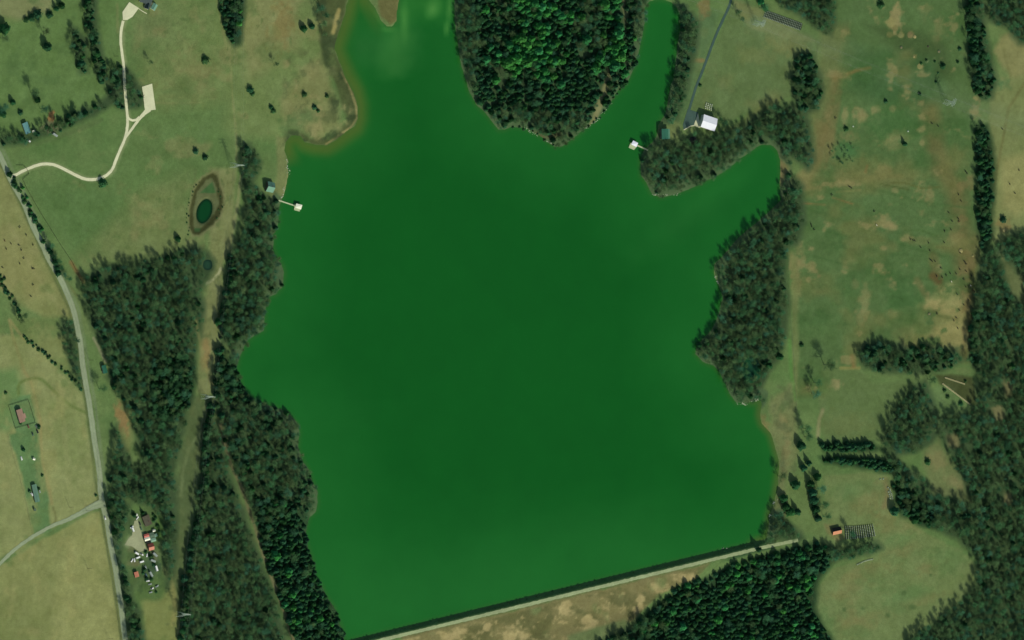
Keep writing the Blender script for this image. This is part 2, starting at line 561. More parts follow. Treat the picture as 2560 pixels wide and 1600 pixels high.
# beach and mud west of the lake
area([(790, -30), (872, -30), (862, 40), (842, 100), (838, 128), (850, 160), (890, 235), (897, 300), (868, 330), (820, 366), (780, 362), (752, 345), (726, 343), (714, 356), (704, 350), (715, 325), (750, 325), (775, 345), (830, 345), (868, 300), (845, 240), (818, 160), (796, 110), (795, 60)], MUD, 10, 0.95, 4)
area([(700, 250), (800, 130), (840, 250), (850, 320), (800, 345), (755, 330), (705, 318)], (126, 126, 80), 20, 0.7)
blob(730, 320, 26, 22, (84, 112, 68), 0.55, 1.0)
blob(760, 290, 30, 16, (82, 108, 64), 0.6, 1.0)
stroke([(846, 25), (838, 55), (832, 80)], 11, (146, 136, 84), 5, 0.9, 2)
stroke([(852, 180), (872, 215), (890, 265), (891, 296), (876, 318), (846, 340), (815, 360)], 5, (138, 130, 84), 4, 0.9)
area([(690, 340), (712, 345), (716, 470), (704, 510), (690, 520), (672, 500), (690, 440)], (112, 118, 74), 10, 0.8)
stroke([(719, 400), (721, 434), (714, 466), (707, 493)], 5, (132, 132, 88), 4, 0.8)
area([(935, -60), (1000, -60), (997, 20), (990, 55), (975, 64), (950, 40)], (98, 98, 58), 8)
# bottom of the lake shows nowhere, but is mud
w = np.where(SDL > 3)
C[w] = (70, 88, 44)
# east pastures
area([(2060, -40), (2430, -40), (2440, 200), (2440, 700), (2420, 900), (2170, 890), (2060, 1000), (1985, 1000), (1975, 620), (2000, 480), (2030, 420), (2055, 200)], (81, 106, 61), 20)
area([(2050, 60), (2120, 60), (2090, 200), (2060, 420), (2010, 480), (2000, 440), (2035, 300)], (103, 112, 68), 20, 0.8)
stroke([(2090, 200), (2075, 280), (2050, 380), (2040, 440)], 26, (108, 102, 62), 20, 0.7, 4)
stroke([(2320, 270), (2345, 400), (2390, 480), (2405, 600), (2412, 800), (2410, 880)], 46, (98, 98, 58), 26, 0.85, 8)
stroke([(2440, 600), (2425, 700), (2420, 860)], 30, (104, 98, 58), 20, 0.6, 5)
area([(2160, 60), (2300, 80), (2360, 110), (2380, 190), (2320, 200), (2260, 140), (2220, 100)], (66, 86, 48), 26, 0.9, 8)
area([(2140, 120), (2330, 150), (2360, 230), (2300, 270), (2200, 260), (2120, 220)], (58, 90, 50), 40, 0.75, 8)
blob(2230, 310, 60, 40, (66, 104, 56), 0.6, 0.9)
blob(2260, 760, 40, 60, (66, 102, 56), 0.5, 0.9)
blob(2160, 600, 90, 40, (70, 100, 56), 0.5, 0.9, 8)
stroke([(2118, 185), (2140, 176), (2172, 170)], 9, (158, 106, 64), 6, 0.85, 2)
stroke([(2085, 195), (2118, 186)], 14, (128, 112, 66), 12, 0.6)
blob(2238, 42, 16, 32, (138, 130, 86), 0.9, 0.5, 0)
blob(2225, 55, 14, 10, (142, 138, 88), 0.8)
for (x, y, r, c) in [(2251, 88, 7, (124, 124, 76)), (2275, 87, 9, (110, 108, 68)), (2299, 166, 7, (134, 132, 82)), (2316, 153, 4, (96, 112, 74)), (2222, 86, 7, (104, 110, 66)), (2237, 70, 7, (120, 116, 72)), (2285, 141, 5, (108, 110, 66))]:
    blob(x, y, r, r, c, 0.9, 0.4, 0, 0.15)
for (x, y, rx, ry, a) in [(2152, 285, 15, 17, 1), (2110, 290, 9, 22, .8), (2133, 290, 5, 14, .7), (2185, 276, 12, 10, .8), (2230, 273, 6, 7, .6), (2245, 340, 26, 14, .8), (2120, 345, 24, 14, .6), (2230, 360, 20, 14, .5), (2208, 427, 17, 17, .85), (2235, 476, 8, 7, .7), (2322, 486, 15, 17, .8), (2213, 558, 24, 18, 1), (2228, 572, 18, 11, .9), (2209, 621, 10, 7, 1), (2255, 598, 6, 5, .6), (2384, 560, 20, 13, .75), (2385, 596, 18, 18, .85), (2300, 600, 30, 12, .4), (2026, 622, 8, 6, .9), (1985, 660, 12, 26, .9), (2003, 656, 9, 14, .8), (1990, 720, 10, 30, .7), (2030, 675, 8, 8, .6), (2136, 710, 9, 12, .6), (2160, 750, 11, 34, .7), (2150, 790, 14, 20, .6), (2228, 785, 14, 10, .7), (2286, 708, 5, 4, .8), (2303, 716, 6, 5, .8), (2318, 735, 5, 6, .7), (2110, 665, 8, 10, .5), (2355, 70, 20, 18, .5), (2310, 25, 16, 12, .4)]:
    blob(x, y, rx, ry, (142, 132, 88), a * 0.75, 0.8)
for (p, q, w_) in [((2010, 520), (2290, 590), 5), ((2020, 600), (2300, 640), 4), ((2060, 300), (2180, 420), 5), ((2180, 470), (2420, 520), 4), ((2030, 640), (2330, 700), 5), ((2010, 560), (2200, 600), 7), ((2120, 560), (2360, 640), 6)]:
    stroke(smooth_line([p, ((p[0] + q[0]) / 2, (p[1] + q[1]) / 2 + 8), q]), w_, (66, 94, 50), 6, 0.55, 3)
for (p, q, w_) in [((2100, 230), (2060, 420), 10), ((2005, 445), (2250, 440), 10), ((2330, 640), (2350, 720), 24), ((2290, 700), (2330, 760), 14)]:
    stroke(smooth_line([p, ((p[0] + q[0]) / 2, (p[1] + q[1]) / 2 + 5), q]), w_, (102, 100, 60), 10, 0.6, 5)
area([(2345, 710), (2400, 690), (2412, 760), (2414, 860), (2400, 880), (2320, 860), (2290, 850), (2300, 760), (2330, 745)], (150, 142, 92), 20, 0.95, 8, 1.1)
area([(2340, 775), (2405, 790), (2410, 865), (2330, 850)], (152, 146, 94), 16, 0.9, 6)
area([(2280, 800), (2320, 810), (2330, 868), (2280, 866)], (140, 136, 86), 16, 0.7, 6)
blob(2323, 786, 17, 15, (92, 94, 60), 0.95, 0.6)
stroke([(2335, 788), (2390, 798)], 8, (98, 98, 58), 5, 0.8)
stroke([(2345, 700), (2330, 690)], 20, (92, 78, 46), 10, 0.8)
area([(2006, 440), (2090, 420), (2180, 430), (2290, 440), (2270, 470), (2150, 462), (2050, 470)], (112, 114, 70), 16, 0.6, 8)
stroke([(2005, 508), (2060, 512)], 5, (142, 104, 66), 4, 0.6)
stroke([(2080, 494), (2130, 510)], 4, (142, 106, 66), 4, 0.7)
stroke([(2225, 457), (2260, 457), (2300, 470), (2345, 468)], 4, (84, 92, 48), 3, 0.8)
stroke([(2200, 460), (2270, 474)], 3, (70, 84, 42), 3, 0.8)
stroke([(2090, 480), (2150, 475)], 4, (120, 122, 72), 4, 0.6)
stroke([(2162, 430), (2166, 415)], 6, (130, 92, 56), 6, 0.7)
blob(2110, 384, 36, 28, (66, 108, 62), 0.8, 0.6)
stroke([(2260, 575), (2300, 576), (2340, 590)], 4, (66, 92, 46), 4, 0.6)
stroke([(2340, 618), (2400, 622), (2438, 628)], 7, (84, 94, 52), 6, 0.7)
blob(1972, 545, 0.1, 0.1, GREEN, 0)
area([(1975, 640), (1992, 640), (1995, 900), (1990, 1030), (1978, 1030)], (112, 122, 74), 8, 0.7)
stroke([(1971, 850), (1976, 930), (1985, 1000)], 8, (84, 128, 62), 6, 0.7)
# fields right of the cove
area([(1740, -40), (1905, 20), (2045, 100), (2020, 140), (1990, 180), (1975, 240), (1900, 260), (1830, 300), (1800, 300), (1722, 272), (1830, 0)], (93, 113, 68), 10)
blob(1960, 110, 50, 26, (124, 124, 76), 0.6, 1.0, 30)
area([(1830, 0), (1900, 20), (1960, 60), (2040, 104), (2000, 104), (1880, 70), (1840, 30)], (120, 124, 80), 8, 0.7)
blob(1885, 58, 22, 14, (104, 132, 96), 0.6, 0.9)
area([(1745, 20), (1800, 30), (1720, 270), (1695, 310), (1660, 290), (1730, 140)], (82, 108, 70), 16, 0.7)
blob(1757, 20, 12, 24, (130, 112, 72), 0.7, 0.8)
blob(1750, 152, 16, 5, (136, 112, 72), 0.7, 0.8)
area([(1672, 300), (1700, 305), (1690, 345), (1668, 345)], (108, 118, 72), 10, 0.7)
stroke([(1830, 330), (1860, 310), (1900, 270), (1940, 250)], 20, (108, 108, 64), 20, 0.6, 4)
stroke([(1950, 380), (1960, 440), (1965, 480)], 26, (124, 116, 76), 14, 0.9, 4)
area([(1985, 440), (2010, 420), (2060, 440), (2050, 470), (2000, 480)], (122, 120, 74), 10, 0.8)
area([(2560, 60), (2500, 90), (2480, 130), (2530, 200), (2600, 210), (2600, 60)], (130, 128, 82), 14, 0.9, 6)
area([(2480, 200), (2600, 180), (2600, 560), (2540, 575), (2500, 610), (2470, 600), (2480, 420), (2470, 300)], (118, 126, 78), 12, 0.9)
area([(2500, 400), (2560, 380), (2600, 500), (2540, 540), (2500, 520)], (142, 140, 88), 24, 0.8)
stroke([(2570, 190), (2520, 270), (2495, 400), (2480, 480)], 7, (104, 104, 62), 5, 0.6)
blob(2495, 210, 26, 14, (74, 110, 68), 0.7, 0.8)
blob(2440, 245, 10, 8, (148, 138, 86), 0.9)
blob(2435, 275, 12, 22, (140, 128, 86), 0.8, 0.6)
blob(2510, 565, 20, 20, (130, 118, 74), 0.8, 0.7)
stroke([(2505, 120), (2515, 160), (2525, 190)], 6, (108, 110, 66), 5, 0.5)
stroke([(1900, 60), (2100, 130), (2300, 210), (2480, 285), (2600, 330)], 44, (104, 122, 84), 40, 0.35, 5)
# fields in the south-east
area([(2055, 900), (2150, 930), (2190, 960), (2290, 950), (2250, 1000), (2200, 1100), (2060, 1100), (2045, 1000)], (92, 112, 66), 10)
blob(2120, 1060, 60, 26, (104, 116, 70), 0.6, 1.0)
stroke([(2055, 1025), (2046, 1050), (2043, 1090)], 9, (134, 132, 92), 6, 0.8)
blob(2085, 960, 20, 12, (140, 132, 90), 0.8, 0.6)
stroke([(2100, 920), (2145, 920)], 7, (142, 134, 78), 6, 0.8)
stroke([(2128, 890), (2132, 915)], 10, (120, 96, 58), 8, 0.8)
area([(2330, 935), (2430, 940), (2436, 1010), (2420, 1010), (2352, 962)], (68, 76, 44), 8, 0.95)
area([(2320, 975), (2360, 965), (2425, 1015), (2420, 1040), (2330, 1060), (2318, 1000)], (96, 120, 72), 10, 0.9)
area([(2060, 1190), (2160, 1180), (2225, 1190), (2235, 1290), (2290, 1320), (2400, 1375), (2436, 1410), (2436, 1460), (2400, 1500), (2330, 1560), (2260, 1600), (2250, 1640), (2100, 1640), (2038, 1540), (2040, 1470), (2080, 1420), (2190, 1390), (2210, 1370), (2180, 1350), (2080, 1340), (2060, 1290)], (106, 122, 74), 7, 1.0, 3)
for (x, y, rx, ry) in [(2180, 1430, 50, 20), (2250, 1370, 40, 20), (2110, 1480, 40, 14), (2150, 1560, 60, 20), (2330, 1420, 50, 16), (2170, 1250, 40, 30), (2215, 1300, 20, 40), (2300, 1500, 50, 12)]:
    blob(x, y, rx, ry, (119, 120, 75), 0.6, 1.0, -15)
for (x, y, rx, ry) in [(2240, 1350, 40, 20), (2370, 1400, 40, 30), (2260, 1490, 60, 16), (2060, 1560, 20, 40), (2120, 1230, 30, 20)]:
    blob(x, y, rx, ry, (92, 122, 72), 0.55, 1.0, -15)
for (x, y, r) in [(2154, 1522, 7), (2108, 1524, 5), (2258, 1482, 7), (2278, 1517, 9), (2218, 1538, 7), (2325, 1438, 4)]:
    blob(x, y, r, r * 0.8, (76, 98, 56), 0.8, 0.9)
stroke([(2212, 1200), (2216, 1240), (2208, 1265)], 12, (120, 112, 74), 8, 0.8, 3)
area([(2058, 1310), (2085, 1310), (2110, 1345), (2090, 1352), (2064, 1335)], (120, 116, 74), 8, 0.8)
area([(1925, 1000), (1975, 960), (1990, 1040), (1992, 1150), (1975, 1180), (1960, 1300), (1935, 1340), (1925, 1330), (1945, 1200), (1948, 1150), (1925, 1070)], (114, 118, 76), 16, 0.75, 9)
blob(1960, 1010, 10, 34, (84, 104, 62), 0.7, 0.8, 30)
blob(1950, 1060, 10, 26, (128, 122, 80), 0.7, 0.8)
blob(1966, 1110, 8, 40, (124, 118, 78), 0.6, 0.8)
blob(1958, 1170, 6, 30, (96, 100, 66), 0.6, 0.8)
area([(1960, 1190), (2030, 1180), (2060, 1280), (2050, 1340), (1990, 1330), (1965, 1280)], (100, 120, 70), 10, 0.8)
blob(1912, 1062, 9, 24, (122, 106, 66), 0.6, 0.8, -20)
# the dam's dry southern slope
area([(1000, 1590), (1300, 1520), (1600, 1447), (1770, 1406), (1740, 1446), (1640, 1490), (1580, 1560), (1500, 1610), (1400, 1640), (1000, 1640)], (112, 108, 70), 10, 1.0, 5)
SLOPE = [(940, 1620), (1000, 1598), (1300, 1525), (1600, 1452), (1775, 1408), (1735, 1448), (1640, 1500), (1560, 1570), (1480, 1640), (1000, 1660)]
mottle(SLOPE, (86, 88, 54), 22, -0.02, 0.8, 301, 0.3, 6, 1.6)
mottle(SLOPE, (152, 140, 96), 12, 0.12, 0.9, 302, 0.25, 6, 1.5)
mottle(SLOPE, (164, 150, 104), 6, 0.30, 0.6, 303, 0.3, 6)
mottle(SLOPE, (98, 116, 70), 30, 0.22, 0.6, 304, 0.3, 6)
area([(1420, 1590), (1560, 1548), (1590, 1560), (1540, 1600), (1440, 1640)], (92, 110, 68), 10, 0.8)
stroke([(DAM_A[0] - 60, DAM_A[1] + 21), (DAM_B[0] - 10, DAM_B[1] + 8)], 17, (66, 98, 56), 5, 1.0, 1.0)

EASTP = [(2060, -40), (2430, -40), (2440, 700), (2415, 890), (2170, 885), (2060, 1000), (1985, 1000), (1980, 620), (2005, 480), (2035, 420), (2055, 200)]
mottle(EASTP, (112, 112, 66), 46, 0.10, 0.55, 311, 0.35, 20, 1.5)
mottle(EASTP, (64, 96, 50), 40, 0.14, 0.55, 312, 0.3, 20, 1.8)
mottle(EASTP, (138, 128, 84), 17, 0.36, 0.6, 313, 0.2, 20, 1.3)
mottle([(2020, 180), (2130, 150), (2110, 450), (2010, 500), (1990, 440)], (116, 108, 66), 26, -0.05, 0.6, 314, 0.4, 30)
mottle([(2300, 690), (2415, 660), (2415, 880), (2280, 875)], (74, 100, 56), 13, 0.16, 0.75, 315, 0.2, 16)
mottle([(2290, 30), (2430, 20), (2430, 150), (2330, 120)], (112, 108, 68), 22, 0.05, 0.5, 316, 0.3, 20)
mottle([(2380, 440), (2440, 430), (2440, 880), (2400, 880)], (116, 104, 66), 14, -0.05, 0.6, 317, 0.3, 10)
MEADOW = [(330, -40), (860, -40), (850, 160), (880, 300), (700, 360), (600, 420), (560, 640), (200, 650), (100, 480), (320, 330)]
mottle(MEADOW, (88, 110, 62), 30, 0.14, 0.5, 321, 0.3, 20, 1.4)
mottle(MEADOW, (128, 126, 82), 24, 0.18, 0.5, 322, 0.3, 20, 1.3)
mottle(MEADOW, (80, 102, 56), 8, 0.38, 0.5, 323, 0.2, 20)
mottle([(700, 120), (850, 120), (895, 300), (800, 360), (700, 330)], (88, 98, 60), 14, 0.08, 0.7, 324, 0.25, 14)
mottle([(700, 120), (850, 120), (895, 300), (800, 360), (700, 330)], (138, 134, 88), 16, 0.20, 0.7, 325, 0.25, 14)
mottle([(770, -40), (875, -40), (850, 160), (905, 280), (860, 350), (700, 370), (715, 320), (830, 320)], (52, 66, 40), 14, 0.05, 0.7, 326, 0.25, 10)
mottle([(-40, -40), (330, -40), (300, 250), (180, 300), (-40, 360)], (76, 102, 58), 20, 0.16, 0.5, 327, 0.3, 16, 1.4)
mottle([(-40, 380), (210, 800), (260, 1260), (316, 1640), (-40, 1640)], (112, 122, 72), 36, 0.14, 0.5, 328, 0.35, 14, 1.2)
mottle([(-40, 830), (205, 985), (250, 1250), (300, 1600), (-40, 1640)], (146, 144, 92), 26, 0.16, 0.45, 329, 0.3, 14, .7)
mottle([(1740, -20), (2045, 100), (1975, 240), (1830, 300), (1722, 272)], (110, 118, 72), 30, 0.1, 0.5, 330, 0.35, 14)
mottle([(2060, 1190), (2225, 1190), (2290, 1310), (2436, 1410), (2400, 1500), (2260, 1600), (2040, 1600), (2038, 1470), (2190, 1380), (2060, 1330)], (88, 112, 64), 30, 0.12, 0.5, 331, 0.3, 12, 1.8)
mottle([(2060, 1190), (2225, 1190), (2290, 1310), (2436, 1410), (2400, 1500), (2260, 1600), (2040, 1600), (2038, 1470), (2190, 1380), (2060, 1330)], (124, 122, 78), 22, 0.2, 0.5, 332, 0.3, 12, 1.8)
mottle([(1915, 960), (1992, 960), (1995, 1180), (1960, 1330), (1930, 1330), (1945, 1150)], (88, 100, 64), 12, 0.08, 0.65, 333, 0.25, 8)
mottle([(310, 1270), (408, 1270), (420, 1500), (320, 1480)], (62, 84, 50), 9, 0.1, 0.6, 334, 0.25, 8)
mottle([(480, 420), (590, 420), (560, 700), (540, 1000), (470, 1300), (440, 1640), (400, 1640), (480, 900)], (92, 104, 64), 10, 0.1, 0.6, 335, 0.25, 10, .8)
stroke(DRIVE_T, 12, (150, 156, 112), 7, 0.55, 2.5)

# ------------------------------------------------------------------ woods: outline, what grows there, where it is
B_, Cd, Pn = 'bare', 'cedar', 'pine'
WOODS = [
    ('the wooded peninsula', [(1142, -60), (1150, 60), (1155, 110), (1170, 170), (1185, 215), (1205, 255), (1232, 285), (1262, 312), (1300, 310), (1345, 330), (1375, 352), (1405, 356), (1440, 333), (1470, 308), (1500, 283), (1530, 243), (1562, 203), (1583, 160), (1595, 120), (1604, 60), (1610, -60)], 'isle', 12.5),
    ('the tree strip beside the narrow cove', [(1698, 28), (1730, 28), (1748, 62), (1742, 120), (1728, 180), (1712, 240), (1692, 300), (1668, 290), (1676, 230), (1690, 150)], {B_: .8, Cd: .2}, 12),
    ('the wood on the eastern spit', [(1602, 400), (1615, 375), (1648, 356), (1700, 352), (1760, 340), (1830, 322), (1885, 290), (1935, 258), (1985, 262), (2025, 300), (2035, 400), (2020, 430), (1992, 405), (1965, 385), (1935, 350), (1892, 355), (1860, 378), (1820, 412), (1760, 445), (1700, 470), (1655, 485), (1628, 475), (1608, 435)], {B_: .95, Cd: .05}, 14),
    ('the tree clump below the north-east field', [(1995, 128), (2030, 132), (2048, 180), (2062, 220), (2042, 275), (2010, 292), (1985, 260), (1978, 200)], {B_: .6, Cd: .4}, 12),
    ('the wood on the eastern shore', [(1985, 440), (2008, 465), (2012, 560), (1992, 610), (1972, 620), (1964, 680), (1972, 760), (1966, 840), (1945, 900), (1925, 930), (1905, 965), (1895, 1002), (1845, 1003), (1820, 975), (1803, 935), (1765, 905), (1742, 882), (1750, 860), (1790, 825), (1808, 745), (1818, 700), (1806, 670), (1842, 612), (1890, 568), (1945, 530), (1965, 480)], {B_: .93, Cd: .07}, 13.5),
    ('the wood on the western shore', [(597, 358), (622, 357), (642, 385), (653, 405), (645, 430), (632, 455), (655, 480), (692, 508), (694, 545), (680, 580), (682, 620), (706, 662), (710, 700), (690, 735), (668, 750), (660, 800), (640, 832), (615, 858), (596, 895), (578, 872), (560, 860), (548, 870), (550, 820), (556, 760), (572, 680), (577, 620), (600, 580), (607, 540), (612, 500), (600, 450), (603, 400)], {B_: .93, Cd: .07}, 13.5),
    ('the wood on the western shore', [(556, 790), (610, 780), (650, 800), (640, 832), (614, 860), (596, 893), (578, 874), (562, 850)], {B_: 1.0}, 13),
    ('the wood below the western shore', [(545, 880), (575, 905), (595, 945), (618, 985), (650, 1010), (690, 1030), (735, 1052), (744, 1110), (765, 1175), (785, 1225), (788, 1262), (766, 1290), (752, 1290), (720, 1290), (660, 1380), (640, 1330), (600, 1220), (560, 1100), (536, 1010), (532, 940)], {B_: .8, Cd: .2}, 14),
    ('the pine belt on the south-west shore', [(650, 1270), (700, 1240), (752, 1290), (756, 1330), (768, 1375), (780, 1430), (800, 1480), (820, 1525), (842, 1560), (855, 1610), (860, 1660), (745, 1660), (728, 1600), (690, 1490), (655, 1370)], {Pn: .04, Cd: .86, B_: .1}, 12),
    ('the wood between the track and the power line', [(520, 1020), (548, 1065), (575, 1180), (628, 1330), (688, 1500), (725, 1640), (455, 1640), (452, 1540), (472, 1400), (487, 1250), (505, 1120)], {B_: .95, Cd: .05}, 14.5),
    ('the cedar point by the middle pylon', [(545, 872), (575, 905), (598, 950), (640, 1000), (600, 1010), (545, 960)], {Cd: 1.0}, 12),
    ('the wood east of the road', [(205, 690), (260, 660), (330, 655), (400, 642), (450, 622), (490, 612), (525, 632), (540, 650), (538, 676), (520, 700), (500, 730), (512, 762), (506, 820), (490, 880), (486, 960), (474, 1000), (460, 1080), (450, 1120), (438, 1180), (440, 1260), (440, 1340), (430, 1390), (412, 1300), (370, 1268), (330, 1255), (280, 1235), (268, 1200), (288, 1110), (272, 1075), (290, 1060), (330, 1160), (348, 1150), (340, 1090), (325, 1030), (290, 985), (262, 940), (275, 920), (240, 850), (222, 810), (205, 760)], {B_: .93, Cd: .07}, 14.5),
    ('the cedar grove east of the road', [(385, 900), (440, 880), (485, 905), (486, 970), (470, 1020), (420, 1050), (385, 1030), (375, 960)], {Cd: 1.0}, 12),
    ('the roadside wood by the gravel lot', [(262, 1228), (300, 1240), (326, 1262), (318, 1300), (308, 1340), (304, 1400), (320, 1440), (330, 1490), (352, 1530), (362, 1600), (368, 1650), (325, 1650), (312, 1560), (290, 1420), (272, 1300)], {B_: .78, Cd: .22}, 11.5),
    ('the wood behind the gravel lot', [(405, 1280), (440, 1300), (440, 1400), (428, 1455), (414, 1478), (408, 1410), (400, 1345)], {B_: .95, Cd: .05}, 14),
    ('the north-west hedgerow', [(200, -40), (238, -40), (244, 60), (252, 120), (268, 180), (276, 215), (256, 208), (236, 180), (222, 120), (212, 60)], {Cd: .6, B_: .4}, 11),
    ('the clump beside the north-west hedgerow', [(172, 60), (190, 70), (212, 95), (222, 150), (218, 182), (198, 186), (182, 140)], {B_: .7, Cd: .3}, 13),
    ('the clump around the driveway', [(272, 168), (312, 165), (336, 190), (352, 216), (360, 250), (354, 270), (318, 275), (288, 270), (268, 250), (266, 200)], {B_: .85, Cd: .15}, 14),
    ('the hedge south of the mobile home', [(0, 365), (0, 335), (60, 335), (110, 318), (180, 282), (230, 262), (270, 240), (282, 258), (240, 288), (190, 310), (120, 340), (60, 362)], {B_: .75, Cd: .25}, 12.5),
    ('the evergreen row beside the northern track', [(548, -40), (604, -40), (612, 20), (606, 70), (600, 112), (584, 118), (570, 98), (556, 55)], {Pn: .15, Cd: .55, B_: .3}, 12),
    ('the eastern hedgerow', [(2412, -40), (2458, -40), (2462, 60), (2478, 130), (2490, 200), (2482, 246), (2448, 250), (2424, 200), (2416, 120)], {B_: .4, Cd: .6}, 12),
    ('the north-east wood', [(2456, -40), (2620, -40), (2620, 118), (2545, 112), (2512, 72), (2472, 55)], {B_: .95, Cd: .05}, 14),
    ('the middle eastern hedgerow', [(2436, 312), (2466, 312), (2480, 350), (2487, 420), (2484, 500), (2478, 600), (2458, 648), (2440, 560), (2438, 440)], {B_: .3, Cd: .7}, 11.5),
    ('the great eastern wood', [(2428, 760), (2450, 650), (2490, 605), (2530, 578), (2620, 592), (2620, 1660), (2252, 1660), (2270, 1592), (2330, 1557), (2400, 1502), (2436, 1455), (2438, 1392), (2395, 1352), (2330, 1325), (2290, 1305), (2300, 1240), (2330, 1225), (2400, 1225), (2380, 1150), (2340, 1090), (2345, 1040), (2420, 1030), (2440, 1010), (2442, 940), (2420, 900)], {B_: .96, Cd: .04}, 14.5),
    ('the bare wood west of the pen', [(2200, 1100), (2228, 1025), (2278, 965), (2312, 948), (2338, 1015), (2346, 1075), (2332, 1112), (2290, 1132), (2236, 1138), (2212, 1125)], {B_: 1.0}, 14),
    ('the tree belt north of the small field', [(2138, 885), (2165, 858), (2200, 850), (2260, 865), (2330, 868), (2390, 872), (2410, 900), (2350, 932), (2280, 935), (2200, 932), (2160, 922)], {B_: .7, Cd: .3}, 12.5),
    ('the double cedar row', [(2050, 1108), (2100, 1106), (2180, 1104), (2205, 1125), (2130, 1132), (2058, 1128)], {Cd: 1.0}, 9.5),
    ('the double cedar row', [(2045, 1142), (2130, 1140), (2200, 1150), (2260, 1165), (2245, 1182), (2190, 1178), (2120, 1165), (2060, 1160)], {Cd: .94, Pn: .06}, 9.5),
    ('the wood behind the cedar row', [(2205, 1120), (2260, 1160), (2330, 1215), (2300, 1240), (2292, 1300), (2250, 1290), (2240, 1200), (2225, 1180)], {B_: .75, Cd: .25}, 14),
    ('the cedars beside the south-east field', [(2228, 1205), (2270, 1225), (2340, 1285), (2345, 1325), (2290, 1310), (2245, 1275)], {Cd: .85, B_: .15}, 12),
    ('the pine wood below the dam', [(1580, 1650), (1600, 1545), (1650, 1505), (1700, 1468), (1780, 1436), (1840, 1408), (1900, 1388), (1960, 1374), (2040, 1355), (2085, 1372), (2078, 1412), (2045, 1452), (2036, 1520), (2060, 1570), (2092, 1612), (2110, 1660)], {Cd: .84, Pn: .07, B_: .09}, 12),
    ('the bare wood below the dam', [(1440, 1660), (1480, 1615), (1545, 1580), (1600, 1548), (1640, 1540), (1640, 1660)], {B_: .55, Cd: .45}, 13),
    ('the bare copse south of the hut grid', [(2066, 1372), (2110, 1370), (2150, 1360), (2190, 1353), (2206, 1372), (2170, 1386), (2100, 1400), (2075, 1408)], {B_: 1.0}, 9.5),
    ('the wood north of the hut rows', [(1915, -40), (2090, -40), (2088, 60), (2078, 92), (2035, 72), (1995, 40), (1950, 20)], {B_: .95, Cd: .05}, 13.5),
    ('the low wood by the dam', [(1930, 1300), (1955, 1290), (1990, 1320), (2010, 1345), (1990, 1362), (1930, 1345)], {B_: 1.0}, 13),
    ('the bushes between road and hedge', [(150, 800), (188, 800), (196, 900), (205, 960), (190, 960), (160, 870)], {B_: .95, Cd: .05}, 17),
]
CLEARS = [([(1556, -30), (1560, 20), (1563, 52)], 7), ([(1500, 285), (1480, 310), (1500, 265), (1515, 225), (1525, 170)], 7), (PATH, 5),
          ([(232, 845), (250, 880), (262, 912), (270, 960), (300, 1040), (312, 1120)], 9),
          ([(515, 708), (532, 698), (545, 684), (550, 672)], 8)]
HOLES = [[(2330, 1230), (2300, 1130), (2345, 1095), (2390, 1180), (2430, 1260)], [(2500, 955), (2520, 955), (2530, 990), (2512, 1000)], [(2478, 1020), (2500, 1015), (2508, 1045), (2490, 1050)], [(2365, 1090), (2390, 1085), (2395, 1120), (2365, 1118)], [(2505, 1230), (2528, 1232), (2524, 1262), (2505, 1256)], [(2500, 640), (2560, 700), (2560, 760), (2520, 720)],
         POND2, POND3]
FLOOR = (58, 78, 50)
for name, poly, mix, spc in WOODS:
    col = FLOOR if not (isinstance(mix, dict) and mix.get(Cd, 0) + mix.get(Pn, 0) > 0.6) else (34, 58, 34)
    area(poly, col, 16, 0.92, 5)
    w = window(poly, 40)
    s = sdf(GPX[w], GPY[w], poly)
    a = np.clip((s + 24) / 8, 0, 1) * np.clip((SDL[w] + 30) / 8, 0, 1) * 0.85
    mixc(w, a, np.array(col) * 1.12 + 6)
for n_, h in enumerate(HOLES[:6]):
    area(h, (106, 114, 72) if n_ in (0, 5) else (124, 118, 80), 12, 0.8, 8)
blob(2340, 1150, 16, 24, (132, 126, 84), 0.6, 0.9, -30)
blob(2385, 1205, 24, 12, (128, 122, 82), 0.6, 0.9, 30)
stroke([(1556, -30), (1560, 20), (1563, 52)], 12, (112, 116, 78), 5, 0.8, 3)
area([(1472, 315), (1482, 318), (1508, 262), (1530, 180), (1522, 165), (1502, 225)], (122, 122, 82), 6, 0.9, 3)
stroke(PATH, 8, (112, 110, 76), 5, 0.95, 2)
stroke([(488, 800), (500, 870), (512, 920), (528, 960)], 7, (130, 128, 78), 6, 0.6, 2)
blob(1350, 340, 50, 12, (94, 92, 60), 0.7, 0.8)
blob(127, 293, 7, 12, (150, 112, 72), 0.9)
blob(125, 318, 20, 12, (104, 108, 78), 0.8)
# around the small pond
w = window(POND_RIM, 30)
s = sdf(GPX[w], GPY[w], POND_RIM) + 4.5 * N1[w] + 2.5 * N3[w]
mixc(w, np.clip(s / 4 + 0.5, 0, 1), (66, 70, 40))
mixc(w, np.clip((s + 6) / 3, 0, 1) * np.clip((0 - s) / 4 + 0.8, 0, 1) * 0.7, (114, 116, 78))
mixc(w, np.clip((s - 12) / 4 + 0.5, 0, 1) * 0.95, (96, 104, 68))
area([(498, 482), (530, 455), (538, 482), (530, 484)], (60, 96, 52), 4, 0.9, 2)
area([(484, 570), (502, 570), (498, 580), (486, 580)], (58, 88, 50), 4, 0.9, 2)
s = sdf(GPX[w], GPY[w], POND)
mixc(w, np.clip((s + 3) / 4, 0, 1), (40, 60, 36))

